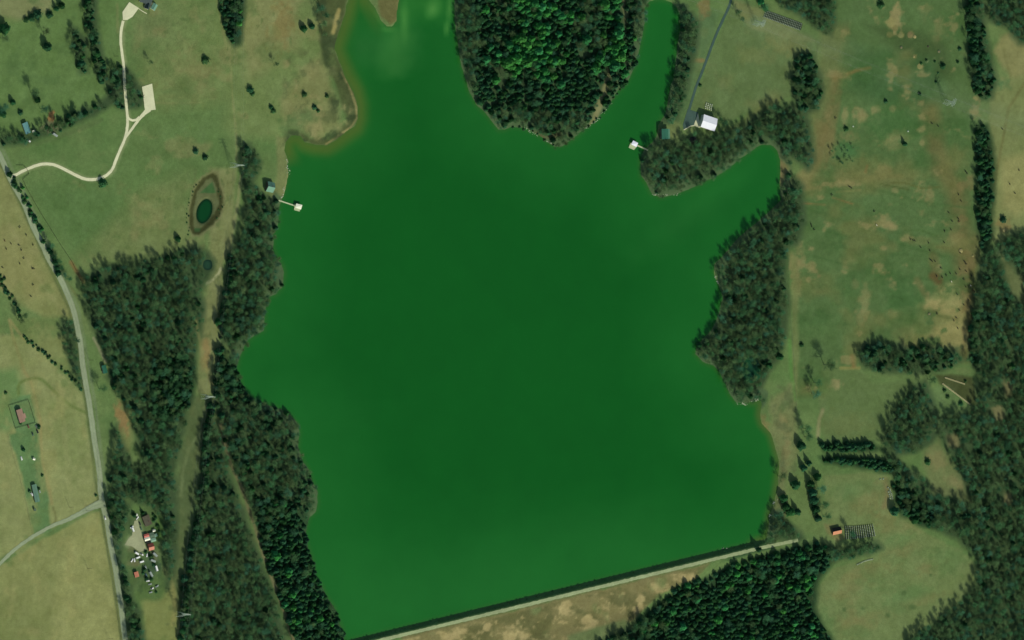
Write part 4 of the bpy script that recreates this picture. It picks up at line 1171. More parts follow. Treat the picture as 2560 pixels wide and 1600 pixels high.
# trees standing by themselves, each found in the photograph
SOLO = [
    ('cedar', 14, 72, 1.9, "broad dark tree at the west edge below the scrub strip"),
    ('bare', 12, 95, 1.0, "leafless tree just south of the broad dark western tree"),
    ('cedar', 121, 117, 1.45, "large round dark cedar alone in the north-west field"),
    ('bare', 115, 78, .9, "pale leafless tree just above the round dark cedar"),
    ('bush', 80, 44, 2.2, "dark bush at the west end of the scrub strip"),
    ('bush', 95, 36, 2.6, "big dark bush second along the scrub strip"),
    ('bush', 66, 50, 1.6, "small trailing bush closing the scrub strip's west tip"),
    ('bush', 125, 36, 2.0, "dark bush third along the scrub strip"),
    ('cedar', 143, 22, 1.0, "dark cedar fourth along the scrub strip"),
    ('cedar', 156, 14, 1.15, "big dark cedar at the east end of the scrub strip"),
    ('bare', 88, 232, 1.0, "tall leafless tree north of the blue-roofed mobile home"),
    ('cedar', 96, 250, 1.0, "dark cedar leaning over the track north of the mobile home"),
    ('bare', 8, 268, 1.2, "leafless tree at the west edge beside the mobile home"),
    ('cedar', 10, 285, 1.1, "dark cedar at the west edge beside the mobile home"),
    ('cedar', 34, 256, .95, "dark rounded cedar north-west of the mobile home"),
    ('bush', 52, 281, 1.5, "small dark bush right above the mobile home's shadow"),
    ('bare', 110, 272, .95, "grey leafless tree beside the orange bare patch"),
    ('cedar', 190, 287, 1.1, "round dark cedar standing out of the south hedge"),
    ('bush', 515, 150, 2.2, "lone dark bush in the middle of the northern meadow"),
    ('bush', 627, 224, 2.0, "lone dark bush east of the northern track"),
    ('bush', 632, 234, 1.5, "smaller bush touching the lone bush east of the track"),
    ('bush', 684, 277, 1.6, "dark bush in the meadow north of the lakeside cabin"),
    ('bush', 678, 268, 1.3, "little bush above the dark bush north of the cabin"),
    ('bush', 762, 236, 1.5, "thin dark bush north in the shore meadow"),
    ('bush', 787, 268, 1.4, "straggling dark bush at the middle of the shore meadow"),
    ('bush', 796, 277, 1.1, "low bush south of the straggling shore bush"),
    ('bush', 818, 240, 1.2, "low bush east in the shore meadow"),
    ('cedar', 762, 72, 1.1, "dark cedar at the mouth of the scrubby inlet"),
    ('cedar', 782, 66, .95, "second dark cedar beside the scrubby inlet"),
    ('bare', 800, 20, 1.0, "leafless tree at the head of the scrubby inlet"),
    ('bare', 815, 38, .8, "small leafless tree in the scrubby inlet"),
    ('bare', 808, 60, .9, "grey leafless tree low in the scrubby inlet"),
    ('bare', 812, 85, .75, "leafless sapling at the south of the scrubby inlet"),
    ('bush', 258, 458, 2.6, "dark bush beside the lowest bend of the driveway"),
    ('cedar', 447, 597, .95, "lone dark cedar south-west of the small muddy pond"),
    ('bush', 490, 378, 1.7, "dark bush north-west of the northern pylon"),
    ('bush', 514, 393, 1.6, "dark bush between the northern pylon and its neighbour bush"),
    ('bare', 376, 155, .8, "pale shrubby tree in the northern meadow"),
    ('bare', 690, 160, .8, "pale shrubby tree by the meadow's orange patch"),
    ('cedar', 1952, 892, 1.15, "round dark cedar alone by the east pasture fence"),
    ('bare', 2074, 912, 1.35, "spreading leafless tree alone beside the small eastern field"),
    ('bare', 2044, 956, .95, "slim leafless tree second in the eastern fence line"),
    ('bare', 2040, 985, 1.0, "leafless tree third in the eastern fence line"),
    ('bush', 2005, 862, 1.9, "thin bush in the grass west of the tree belt"),
    ('bare', 2018, 1070, 1.1, "leafless tree north-west of the cedar rows"),
    ('bare', 2022, 1092, 1.0, "leafless tree close to the cedar rows' west end"),
    ('cedar', 2006, 1115, 1.25, "big black-green cedar west of the cedar rows"),
    ('cedar', 2012, 1170, 1.1, "dark cedar south-west of the cedar rows"),
    ('cedar', 2024, 1158, .95, "slender dark cedar beside the cedar rows' west end"),
    ('cedar', 2046, 1192, 1.0, "dark cedar at the top of the fence row"),
    ('cedar', 2030, 1210, 1.2, "tall dark cedar second in the fence row"),
    ('cedar', 2034, 1232, 1.2, "tall dark cedar third in the fence row"),
    ('cedar', 2038, 1252, 1.2, "tall dark cedar fourth in the fence row"),
    ('cedar', 2042, 1274, 1.15, "tall dark cedar fifth in the fence row"),
    ('cedar', 2048, 1296, 1.1, "dark cedar at the foot of the fence row"),
    ('bare', 2056, 1222, 1.0, "leafless tree beside the middle of the fence row"),
    ('bare', 2062, 1260, 1.0, "leafless tree beside the lower fence row"),
    ('bare', 2068, 1292, .95, "leafless tree between fence row and orange-roofed shed"),
    ('cedar', 1962, 1246, 1.1, "pointed dark cedar on the eastern lake bank"),
    ('cedar', 1968, 1268, 1.1, "dark cedar in the middle of the bank clump"),
    ('cedar', 1978, 1280, 1.25, "broad dark cedar south in the bank clump"),
    ('cedar', 1996, 1280, 1.1, "dark cedar on the east of the bank clump"),
    ('cedar', 1992, 1212, 1.2, "grey-green cedar north of the bank clump"),
    ('bare', 1955, 1190, 1.0, "leafless tree on the shore above the bank clump"),
    ('bare', 2129, 1336, .9, "leafless tree growing inside the hut grid"),
    ('cedar', 2239, 1278, 1.25, "round black-green cedar on the corner of the south field"),
    ('cedar', 2290, 1300, 1.0, "dark cedar on the upper rim of the oval field"),
    ('bush', 2203, 12, 3.0, "dark rounded bush at the north rim of the east pasture"),
    ('bush', 2358, 165, 2.4, "black-green bush south-east of the eastern ring feeder"),
    ('bush', 2400, 122, 1.6, "small bush by the eastern hedgerow near the feeders"),
    ('bush', 2395, 155, 1.3, "smaller bush below the one by the eastern hedgerow"),
    ('bush', 2215, 253, 1.6, "lone bush in the green middle of the pasture"),
    ('bush', 2509, 549, 2.8, "round near-black bush in the far pasture"),
    ('bush', 2116, 322, 2.0, "dark bush south of the bare earth patches"),
    ('cedar', 2264, 360, .75, "small dark cedar below the pale earth strip"),
    ('bush', 2300, 235, 1.5, "low bush on the damp ground below the feeders"),
    ('bush', 2362, 976, 1.6, "dark bush west beside the pen's long trough"),
    ('bush', 2370, 992, 1.7, "dark bush in the middle below the pen's long trough"),
    ('bush', 2403, 1009, 2.0, "dark bush east below the pen's long trough"),
    ('bush', 2320, 1155, 2.6, "dark bush alone in the grassy wood clearing"),
    ('bush', 2414, 953, 1.2, "small dark bush at the pen's upper trough"),
    ('bare', 2330, 948, 1.0, "leafless tree beside the west end of the pen"),
    ('bare', 1910, 20, 1.1, "leafless tree at the west end of the hut rows"),
    ('pine', 1905, 4, .9, "bright green pine at the west corner of the hut rows"),
    ('pine', 1915, 20, .75, "small bright pine just above the hut rows"),
    ('bare', 1846, 30, .9, "slender leafless tree beside the asphalt drive"),
    ('bare', 1856, 48, .75, "thin leafless tree just below the one by the drive"),
    ('bare', 1800, 300, .95, "leafless tree against the east gable of the white-roofed house"),
    ('bare', 1812, 308, .9, "second leafless tree east of the white-roofed house"),
    ('bare', 1735, 335, .9, "leafless tree south-west of the white-roofed house"),
    ('bush', 1751, 213, 1.3, "tiny dark bush on the edge of the asphalt drive"),
    ('bush', 1894, 306, 1.2, "little bush at the edge of the spit wood"),
    ('bush', 97, 1067, 1.9, "round dark bush by the gate of the pink-roofed house"),
    ('bush', 52, 1058, 1.4, "bush against the south wall of the pink-roofed house"),
    ('cedar', 60, 1124, .6, "narrow dark cedar north of the long grey barn"),
    ('bush', 74, 1227, 1.3, "dark bush against the west side of the long grey barn"),
    ('bush', 97, 1222, 1.4, "dark bush on the east side of the long grey barn"),
    ('bush', 106, 1188, 1.2, "small bush north-east of the long grey barn"),
    ('bush', 240, 1238, 1.2, "small bush in the corner above the road junction"),
    ('bush', 15, 982, 1.4, "dark bush north-west of the pink-roofed house"),
    ('bush', 389, 1294, 1.6, "dark yard bush north-east of the brown-roofed house"),
    ('bush', 385, 1301, 1.7, "dark yard bush east of the brown-roofed house"),
    ('bush', 394, 1314, 1.6, "dark yard bush south-east of the brown-roofed house"),
    ('bush', 398, 1328, 1.2, "small yard bush beside the pale tarpaulins"),
    ('bush', 383, 1286, 1.2, "faint yard bush at the top of the garden"),
    ('cedar', 337, 1288, .7, "dark little cedar north-west of the brown-roofed house"),
    ('cedar', 358, 1282, .7, "dark cedar at the brown-roofed house's north corner"),
    ('bush', 378, 1391, 2.2, "dark bush among the scrap south of the salmon roof"),
    ('bush', 365, 1380, 1.6, "narrow dark bush below the gravel lot"),
    ('bush', 361, 1424, 2.0, "dark bush in the scrap yard beside the salmon shed"),
    ('bush', 385, 1412, 1.5, "dark bush above the pale trailer"),
    ('bush', 367, 1447, 1.9, "dark bush at the head of the car row"),
    ('bush', 379, 1448, 1.6, "greener bush beside the head of the car row"),
    ('bush', 358, 1433, 1.2, "small dark bush east of the salmon shed"),
    ('bush', 391, 1480, 1.2, "small dark bush at the south end of the scrap yard"),
    ('bare', 258, 972, 1.0, "black-limbed leafless tree below the green-roofed shed"),
    ('cedar', 26, 436, 1.0, "dark cedar at the driveway mouth"),
    ('bare', 60, 790, .9, "leafless tree at the meeting of two western hedges"),
    ('bare', 52, 800, .8, "smaller leafless tree at the meeting of two hedges"),
]
for k, x, y, sc, lb in SOLO:
    if k == 'bush' and x < 1000 and y < 640:
        sc *= 1.45
    sc_ = sc * (1.35 if k == 'bare' and not ('sapling' in lb or 'shrubby' in lb or 'house' in lb or 'drive' in lb) else 1.2 if k == 'cedar' and x > 1900 else 1.0)
    add_tree(k, x, y, sc_, {'bare': "leafless trees standing apart", 'cedar': "cedars standing apart", 'pine': "pines standing apart", 'bush': "bushes standing apart"}[k], lb, 9)

# rows of shrubs
def row(kind, pts, spacing, group, sc=(0.8, 1.2), spread=4, pri=2.0):
    line = smooth_line(pts, spacing)
    for x, y in line:
        add_tree(kind, x + RNG.normal(0, spread), y + RNG.normal(0, spread), RNG.uniform(*sc), group, None, pri)


row('bush', [(34, 446), (50, 478), (70, 520), (88, 550), (104, 574)], 7, "evergreen hedge along the roadside fence", (1.3, 2.3), 3)
row('pine', [(56, 470), (76, 510), (92, 548), (106, 574)], 16, "bright shrubs in the roadside hedge", (.35, .55), 2)
row('cedar', [(112, 606), (124, 624), (140, 655), (152, 680)], 11, "cedars between road and field fence", (.7, 1.1), 3)
row('bare', [(120, 612), (150, 670), (175, 700)], 16, "leafless trees between road and field fence", (.8, 1.0), 4)
row('cedar', [(556, 866), (554, 900), (552, 940), (546, 985)], 9, "dark cedars edging the power line at the middle pylon", (1.0, 1.35), 4)
row('cedar', [(530, 1010), (522, 1060), (520, 1120), (516, 1200), (504, 1280), (490, 1340), (476, 1420), (466, 1500), (460, 1600)], 10, "dark cedars edging the power line's lower strip", (.9, 1.3), 4)
row('cedar', [(578, 640), (574, 700), (566, 760), (560, 820)], 10, "dark cedars edging the power line's upper strip", (.9, 1.2), 4)
row('cedar', [(2440, 780), (2436, 840), (2440, 900)], 11, "dark cedars edging the great eastern wood", (.9, 1.2), 4)
row('cedar', [(2428, 20), (2436, 90), (2444, 160), (2452, 225)], 11, "dark cedars edging the eastern hedgerow", (1.0, 1.3), 3)
row('bush', [(494, 452), (480, 480), (470, 515), (467, 550), (474, 585)], 8, "scrub on the muddy pond's rim", (.35, .7), 2)
row('bush', [(548, 470), (555, 510), (545, 545)], 9, "scrub on the muddy pond's rim", (.35, .7), 2)
row('bush', [(DAM_A[0] - 40 + dn[0] * 5, DAM_A[1] + 10 + dn[1] * 5), ((DAM_A[0] + DAM_B[0]) / 2 + dn[0] * 5, (DAM_A[1] + DAM_B[1]) / 2 + dn[1] * 5), (DAM_B[0] + dn[0] * 5, DAM_B[1] + dn[1] * 5)], 11, "scrub on the dam's water side", (.3, .75), 2.2, 0.2)
row('bush', [(0, 690), (12, 720), (34, 755), (52, 790)], 8, "scrub hedge in the western pasture", (1.0, 1.9), 3)
row('bush', [(62, 842), (100, 872), (150, 915), (185, 950), (203, 972)], 7, "straggling hedge by the road bend", (.8, 1.6), 3)
row('bare', [(176, 800), (186, 850), (188, 880), (198, 960)], 22, "leafless trees along the road bend", (.7, 1.0), 3)
row('bush', [(120, 322), (150, 318), (180, 304)], 9, "undergrowth of the south hedge", (1.0, 1.8), 4)
row('bare', [(2084, 368), (2110, 376), (2134, 368)], 9, "saplings on the wet patch of the pasture", (.38, .5), 5)
row('bare', [(2082, 396), (2110, 404), (2132, 394)], 9, "saplings on the wet patch of the pasture", (.38, .5), 5)
row('bush', [(1260, 318), (1300, 318), (1345, 338), (1380, 360)], 14, "scrub on the peninsula's shore", (.8, 1.3), 3)
row('bush', [(1470, 316), (1500, 290), (1535, 245), (1565, 205)], 12, "scrub on the peninsula's shore", (.8, 1.3), 2)
row('bush', [(2300, 150), (2330, 160), (2340, 200)], 14, "scrub on the churned pasture", (.8, 1.2), 5)

# make them: the largest of each kind as trees of their own, the rest as one wood of each kind
for k in KINDS:
    ts = [t for t in trees if t[0] == k]
    bx = np.array([t[1] for t in ts])
    by = np.array([t[2] for t in ts])
    X, Y, Z = G(bx, by)
    inview = (bx > -4) & (bx < 2564) & (by > -4) & (by < 1604)
    order = sorted(range(len(ts)), key=lambda i: -(ts[i][8] if inview[i] else -5))
    own = order[:300]
    ownset = set(own)
    vis = [(t[1] + MIDH[k] * t[3] * ST / M, t[2]) for t in ts]
    # ranks are counted over every tree of the kind that stands in view, whether or not it becomes an object
    labels = rank_labels(vis, NOUN[k], lambda i, mk, sd: f"{NOUN[k]} deep in the wood {sd} of {mk}" if k != "bush" else f"{NOUN[k]} in the scrub line {sd} of {mk}")
    name, cat = NAMES[k]
    for i in own:
        t = ts[i]
        trm, crm = KINDS[k][t[5]]
        lb = t[7] or labels[i]
        grp = t[6]
        if ' deep in the wood' in lb or ' in the scrub line' in lb:
            grp = cat + "s" * (k != "bush") + "es" * (k == "bush") + lb.split(NOUN[k])[1]
        root = empty(name, (float(X[i]), float(Y[i]), float(Z[i]) - .05), t[4], lb, cat, grp)
        root.scale = (t[3], t[3], t[3])
        link('trunk' if k != 'bush' else 'stem', trm, root)
        link('crown' if k != 'bush' else 'foliage', crm, root)
    rest = [i for i in range(len(ts)) if i not in ownset]
    if not rest:
        continue
    # geometry nodes: the same trees stood on points
    me = bpy.data.meshes.new(k + "_woodland")
    me.from_pydata([(float(X[i]), float(Y[i]), float(Z[i]) - .05) for i in rest], [], [])
    a = me.attributes.new('size', 'FLOAT', 'POINT')
    a.data.foreach_set('value', [ts[i][3] for i in rest])
    a = me.attributes.new('turn', 'FLOAT', 'POINT')
    a.data.foreach_set('value', [ts[i][4] for i in rest])
    a = me.attributes.new('which', 'INT', 'POINT')
    a.data.foreach_set('value', [ts[i][5] for i in rest])
    ob = link({'bare': 'bare_woods', 'cedar': 'cedar_woods', 'pine': 'pine_woods', 'bush': 'undergrowth'}[k], me)
    tag(ob, {'bare': "leafless grey woods round the lake", 'cedar': "dense dark cedar woods round the lake", 'pine': "further bright pines scattered in the woods", 'bush': "further low bushes in the hedges"}[k], None, None, 'stuff')
    ng = bpy.data.node_groups.new(k + "_woods", 'GeometryNodeTree')
    ng.interface.new_socket('Geometry', in_out='INPUT', socket_type='NodeSocketGeometry')
    ng.interface.new_socket('Geometry', in_out='OUTPUT', socket_type='NodeSocketGeometry')
    gi, go = ng.nodes.new('NodeGroupInput'), ng.nodes.new('NodeGroupOutput')
    inst = ng.nodes.new('GeometryNodeInstanceOnPoints')
    jn = ng.nodes.new('GeometryNodeJoinGeometry')
    srcs = []
    for vi in range(len(KINDS[k])):
        parts = []
        for q in (0, 1):
            o = next(o for o in bpy.data.objects if o.type == 'MESH' and o.data == KINDS[k][vi][q] and o.parent)
            oi = ng.nodes.new('GeometryNodeObjectInfo')
            oi.transform_space = 'ORIGINAL'
            oi.inputs['Object'].default_value = o
            parts.append(oi.outputs['Geometry'])
        j2 = ng.nodes.new('GeometryNodeJoinGeometry')
        for pg in parts:
            ng.links.new(pg, j2.inputs[0])
        g2 = ng.nodes.new('GeometryNodeGeometryToInstance')
        ng.links.new(j2.outputs[0], g2.inputs[0])
        srcs.append(g2.outputs[0])
    for s_ in reversed(srcs):
        ng.links.new(s_, jn.inputs[0])

    def named(nm, ty):
        n = ng.nodes.new('GeometryNodeInputNamedAttribute')
        n.data_type = ty
        n.inputs['Name'].default_value = nm
        return next(s for s in n.outputs if s.name == 'Attribute' and s.enabled)
    cx = ng.nodes.new('ShaderNodeCombineXYZ')
    ng.links.new(named('turn', 'FLOAT'), cx.inputs['Z'])
    er = ng.nodes.new('FunctionNodeEulerToRotation')
    ng.links.new(cx.outputs[0], er.inputs[0])
    ng.links.new(gi.outputs[0], inst.inputs['Points'])
    ng.links.new(jn.outputs[0], inst.inputs['Instance'])
    inst.inputs['Pick Instance'].default_value = True
    ng.links.new(named('which', 'INT'), inst.inputs['Instance Index'])
    ng.links.new(er.outputs[0], inst.inputs['Rotation'])
    ng.links.new(named('size', 'FLOAT'), inst.inputs['Scale'])
    ng.links.new(inst.outputs[0], go.inputs[0])
    md = ob.modifiers.new("woods", 'NODES')
    md.node_group = ng
print("TREES", {k: sum(t[0] == k for t in trees) for k in KINDS})

# ------------------------------------------------------------------ buildings
M_WALL = mat("pale_siding", (186, 186, 168), 0.8, 0.06, 1.0)
M_WALLD = mat("weathered_boards", (96, 90, 76), 0.9, 0.15, 1.0)
M_BRICK = mat("brown_wall", (116, 86, 70), 0.9, 0.12, 1.5)
M_GLASS = mat("window_glass", (40, 50, 56), 0.15, 0.05, 1.0, spec=0.6)
M_DOOR = mat("door_paint", (92, 66, 52), 0.6, 0.08, 1.0)
M_TRIM = mat("white_trim", (226, 226, 216), 0.6, 0.04, 1.0)
def roof_mat(name, col, rough=0.55, var=0.12):
    return mat(name, col, rough, detail=((0.25, var), (1.4, var * .7)), spec=0.3)
R_WHITE = roof_mat("white_metal_roof", (236, 255, 238), 0.5, 0.04)
R_TEAL = roof_mat("teal_metal_roof", (44, 100, 78))
R_TEALL = roof_mat("pale_teal_roof", (84, 128, 104))
R_DARK = roof_mat("black_roof", (26, 32, 26), 0.8)
R_CABIN = roof_mat("grey_green_roof", (104, 146, 122), 0.75)
R_BLUE = roof_mat("blue_grey_roof", (92, 140, 138), 0.6)
R_PINK = roof_mat("faded_pink_roof", (152, 122, 104), 0.8)
R_BROWN = roof_mat("brown_shingle_roof", (86, 82, 66), 0.9, 0.2)
R_RED = roof_mat("faded_red_roof", (190, 104, 88), 0.6, 0.15)
R_CREAM = roof_mat("cream_metal_roof", (236, 240, 208), 0.5, 0.06)
R_SALMON = roof_mat("salmon_metal_roof", (186, 118, 92), 0.55, 0.1)
R_ORANGE = roof_mat("orange_metal_roof", (186, 124, 86), 0.55, 0.1)
R_GREEN = roof_mat("green_metal_roof", (36, 96, 74), 0.6)
R_GREY = roof_mat("grey_green_barn_roof", (90, 124, 102), 0.8)
R_SLATE = roof_mat("slate_roof", (44, 60, 58), 0.7)
R_PALE = roof_mat("pale_sheet_roof", (128, 164, 136), 0.6)
R_SHEET = roof_mat("dull_sheet_roof", (84, 106, 84), 0.8)


def wdir(ux, uy):
    """a direction of the picture laid on the ground"""
    return Vector((ux * M / CT, -uy * M, 0))


def ground_under(px, py, z):
    """where a thing whose top (z above ground) shows at a pixel stands"""
    x, y, gz = G(px - z * ST / M, py)
    return Vector((float(x), float(y), float(gz)))


def gable_house(name, cat, label, cx, cy, ux, uy, width, eave, ridge, roof, wall, roof2=None, windows=2, over=0.4, group=None, sink=0.3):
    """ridge runs along (ux, uy), whose length is the roof's length; width across; pixels for the plan, metres for the heights"""
    zc = (eave + ridge) / 2
    o = ground_under(cx, cy, zc)
    u = wdir(ux, uy)
    L = u.length
    rz = math.atan2(u.y, u.x)
    W = width * M * 1.03
    root = empty(name, o, rz, label, cat, group)
    l, w = L / 2 - over, W / 2 - over
    wm = MB()
    top = ridge - (ridge - eave) * 0 - 0.16
    e2 = eave - 0.10
    vs = [(-l, -w, -sink), (l, -w, -sink), (l, w, -sink), (-l, w, -sink), (-l, -w, e2), (l, -w, e2), (l, w, e2), (-l, w, e2), (-l, 0, top), (l, 0, top)]
    wm.add(vs, [(0, 1, 5, 4), (2, 3, 7, 6), (1, 2, 6, 9, 5), (3, 0, 4, 8, 7), (0, 3, 2, 1)])
    wm.build('wall', wall, root)
    for sgn, rm in ((-1, roof), (1, roof2 or roof)):
        sm = MB()
        y0, y1 = 0.0, sgn * W / 2
        z0, z1 = ridge, eave - (ridge - eave) * over / (W / 2)
        t = 0.13
        a = [(-L / 2, y0, z0), (L / 2, y0, z0), (L / 2, y1, z1), (-L / 2, y1, z1)]
        b = [(p[0], p[1], p[2] - t) for p in a]
        f = [(0, 1, 2, 3), (7, 6, 5, 4), (0, 4, 5, 1), (1, 5, 6, 2), (2, 6, 7, 3), (3, 7, 4, 0)]
        if sgn < 0:
            f = [tuple(reversed(q)) for q in f]
        sm.add(a + b, f)
        sm.build('roof_slope', rm, root)
    MB().box((0, 0, ridge + 0.04), (L, 0.36, 0.12)).build('ridge_cap', roof2 or roof, root)
    d = MB().box((l * .2, -w - .03, 1.0), (0.95, .06, 2.05)).build('door', M_DOOR, root)
    MB().box((l * .2 + .32, -w - .09, 1.0), (.08, .08, .08)).build('handle', M_TRIM, d)
    for k in range(windows):
        xw = (-0.62 + 1.24 * k / max(1, windows - 1)) * l if windows > 1 else -0.4 * l
        if abs(xw - l * .2) < 0.9:
            xw += 1.4
        for sd in (-1, 1):
            f_ = MB().box((xw, sd * (w + .03), 1.55), (1.25, .06, 1.15)).build('window', M_TRIM, root)
            MB().box((xw, sd * (w + .07), 1.55), (1.05, .04, .95)).build('pane', M_GLASS, f_)
    return root


def add_part(root, name, m, boxes):
    b = MB()
    for c, s in boxes:
        b.box(c, s)
    return b.build(name, m, root)


wh = gable_house("white_house", "house", "big white metal-roofed house beside a dark asphalt apron", 1774, 307, 34.5, 11.5, 31.5, 7.2, 8.9, R_WHITE, M_WALL, windows=4)
ts = gable_house("boat_shed", "shed", "teal-roofed shed at the narrow cove's mouth above the dock", 1663, 335, 0.5, 26, 18, 6.6, 7.4, R_TEAL, M_WALLD, R_TEAL)
add_part(ts, "porch_roof", R_TEALL, [((0, 18 * M / 2 + 1.6, 5.0), (12.4, 3.0, .14))])
for sx in (-5.6, 5.6):
    MB().tube([(sx, 6.6, -.3), (sx, 6.6, 4.95)], [.09, .09], 6).build("porch_post", M_TRIM, ts)
gable_house("garden_shed", "shed", "near-black roofed shed among the bare trees below the white-roofed house", 1732, 350, 17, -6, 15, 2.8, 3.6, R_DARK, M_WALLD, windows=1)
lc = gable_house("lake_cabin", "cabin", "small steep-roofed lakeside cabin of two grey-green slopes", 678, 467.5, 17.5, 4, 25, 4.4, 8.6, R_CABIN, M_WALLD, R_CABIN)
add_part(lc, "deck", M_WALLD, [((6.2, -1.8, .35), (3.2, 5.5, .3))])
MB().box((1.6, 1.2, 7.3), (.8, .8, 1.8)).build("chimney", M_BRICK, lc)
sh = gable_house("slate_house", "house", "slate-roofed house cut by the northern edge above the turning pad", 368, -6, 26, 9, 30, 3.4, 7.2, R_SLATE, M_WALL, windows=3)
add_part(sh, "terrace", M_CONC_FLAT, [((9.0, -6.5, .22), (8.5, 7, .3))])
MB().box((-3, 1.5, 7.2), (1.1, .9, 2.0)).build("chimney", M_BRICK, sh)
gable_house("slate_wing", "house", "dark cross wing standing against the slate-roofed house", 370, 16, 4, -13, 13, 3.0, 5.6, R_SLATE, M_WALL, windows=1)
gable_house("garage", "shed", "grey-green roofed garage east of the slate-roofed house", 386, 17, 8, -14, 13, 2.8, 3.8, R_CABIN, M_WALL, windows=1)
gable_house("mobile_home", "mobile home", "long blue-grey roofed mobile home by the western hedge", 67, 320, 9.5, 27, 14.5, 3.0, 3.7, R_BLUE, M_WALL, windows=4)
gable_house("little_shed", "shed", "tiny cream-roofed shed beside the blue-roofed mobile home", 85, 329, 2.5, 7, 7.5, 2.0, 2.6, R_CREAM, M_WALL, windows=1)
ph = gable_house("pink_house", "house", "faded pink-roofed house inside a square yard fence", 53, 1039, 9.5, 32, 16, 3.2, 4.9, R_PINK, M_WALLD, windows=4)
add_part(ph, "porch_roof", R_PINK, [((2.0, 16 * M / 2 + 1.3, 2.7), (6.2, 2.7, .12))])
bh = gable_house("brown_house", "house", "brown shingle-roofed house at the head of the gravel lot", 369, 1301, 9, 24, 19, 3.0, 5.0, R_BROWN, M_BRICK, windows=3)
MB().box((2, 0.6, 5.0), (.8, .8, 1.5)).build("chimney", M_BRICK, bh)
gable_house("red_shed", "shed", "faded red-roofed shed, northern of the two joined to a cream one", 366.5, 1339, 12.5, -3.5, 8, 2.9, 3.5, R_RED, M_WALLD, windows=1)
gable_house("cream_shed", "shed", "cream-roofed shed tight between red roof and dark lean-to", 368.5, 1347.5, 13.5, -4, 8.5, 3.0, 3.7, R_CREAM, M_WALLD, R_CREAM, windows=1)
gable_house("dark_shed", "shed", "low dark lean-to south of the cream-roofed shed", 371, 1355, 13, -4, 6, 2.4, 2.9, R_DARK, M_WALLD, windows=1)
gable_house("salmon_shed", "shed", "salmon-roofed shed at the south end of the shed row", 378.5, 1367, 13.5, -3.5, 17, 3.2, 4.9, R_SALMON, M_BRICK, roof_mat("shaded_salmon_roof", (128, 72, 58), 0.7), windows=2)  # north slope coloured a darker red for its shade
gable_house("sheet_shed", "shed", "dull grey sheet-roofed shed behind the red and cream roofs", 380, 1338, 12, -3.5, 13, 2.5, 3.0, R_SHEET, M_WALLD, windows=1)
gable_house("pale_shed", "shed", "pale green sheet roof east of the dark lean-to", 383, 1350, 14, -4, 9, 2.3, 2.7, R_PALE, M_WALLD, windows=1)
gable_house("pale_shelter", "shed", "small pale shelter at the garden edge below the white box", 390, 1338, 3, 7, 7.5, 2.0, 2.4, R_PALE, M_WALLD, windows=1)
gable_house("white_shed", "shed", "small white-roofed box shed in the brown house's garden", 385.5, 1326.5, 7, -2, 5.5, 2.4, 2.9, R_CREAM, M_WALL, windows=1)
gable_house("salmon_hut", "shed", "small square salmon-roofed shed alone in the scrap yard", 342, 1436, 3.2, 13, 11.5, 2.8, 3.6, R_SALMON, M_WALLD, R_SALMON, windows=1)
gable_house("long_barn", "barn", "long low grey-green roofed barn on the farm's green strip", 90, 1233, 9.5, 44, 13, 2.6, 3.4, R_GREY, M_WALLD, windows=5)
gable_house("white_kiosk", "shed", "tiny white-roofed shed on the green strip north of the barn", 85.5, 1147.5, 5.5, 1, 5.5, 2.4, 2.9, R_CREAM, M_WALL, windows=1)
gable_house("feed_shed", "shed", "small dark-roofed shed south of the long grey barn", 88, 1274, 2, 6, 6, 2.6, 3.2, R_SHEET, M_WALLD, windows=1)
gable_house("green_shed", "shed", "green-roofed shed at the wood's edge east of the road", 262, 923, 5, 20, 12, 3.2, 4.2, R_GREEN, M_WALLD, windows=2)
gable_house("orange_shed", "shed", "orange-roofed shed with its northern slope blackened for shade beside the hut grid", 2093, 1327, 22, -5, 17, 2.8, 5.4, R_ORANGE, M_WALLD, R_DARK, windows=2)  # the slope away from the sun takes black as its shade

# ------------------------------------------------------------------ docks
M_DECK = mat("dock_boards", (180, 190, 150), 0.9, 0.12, 1.2)
M_PILE = mat("dock_piles", (84, 76, 60), 0.95, 0.15, 1.0)


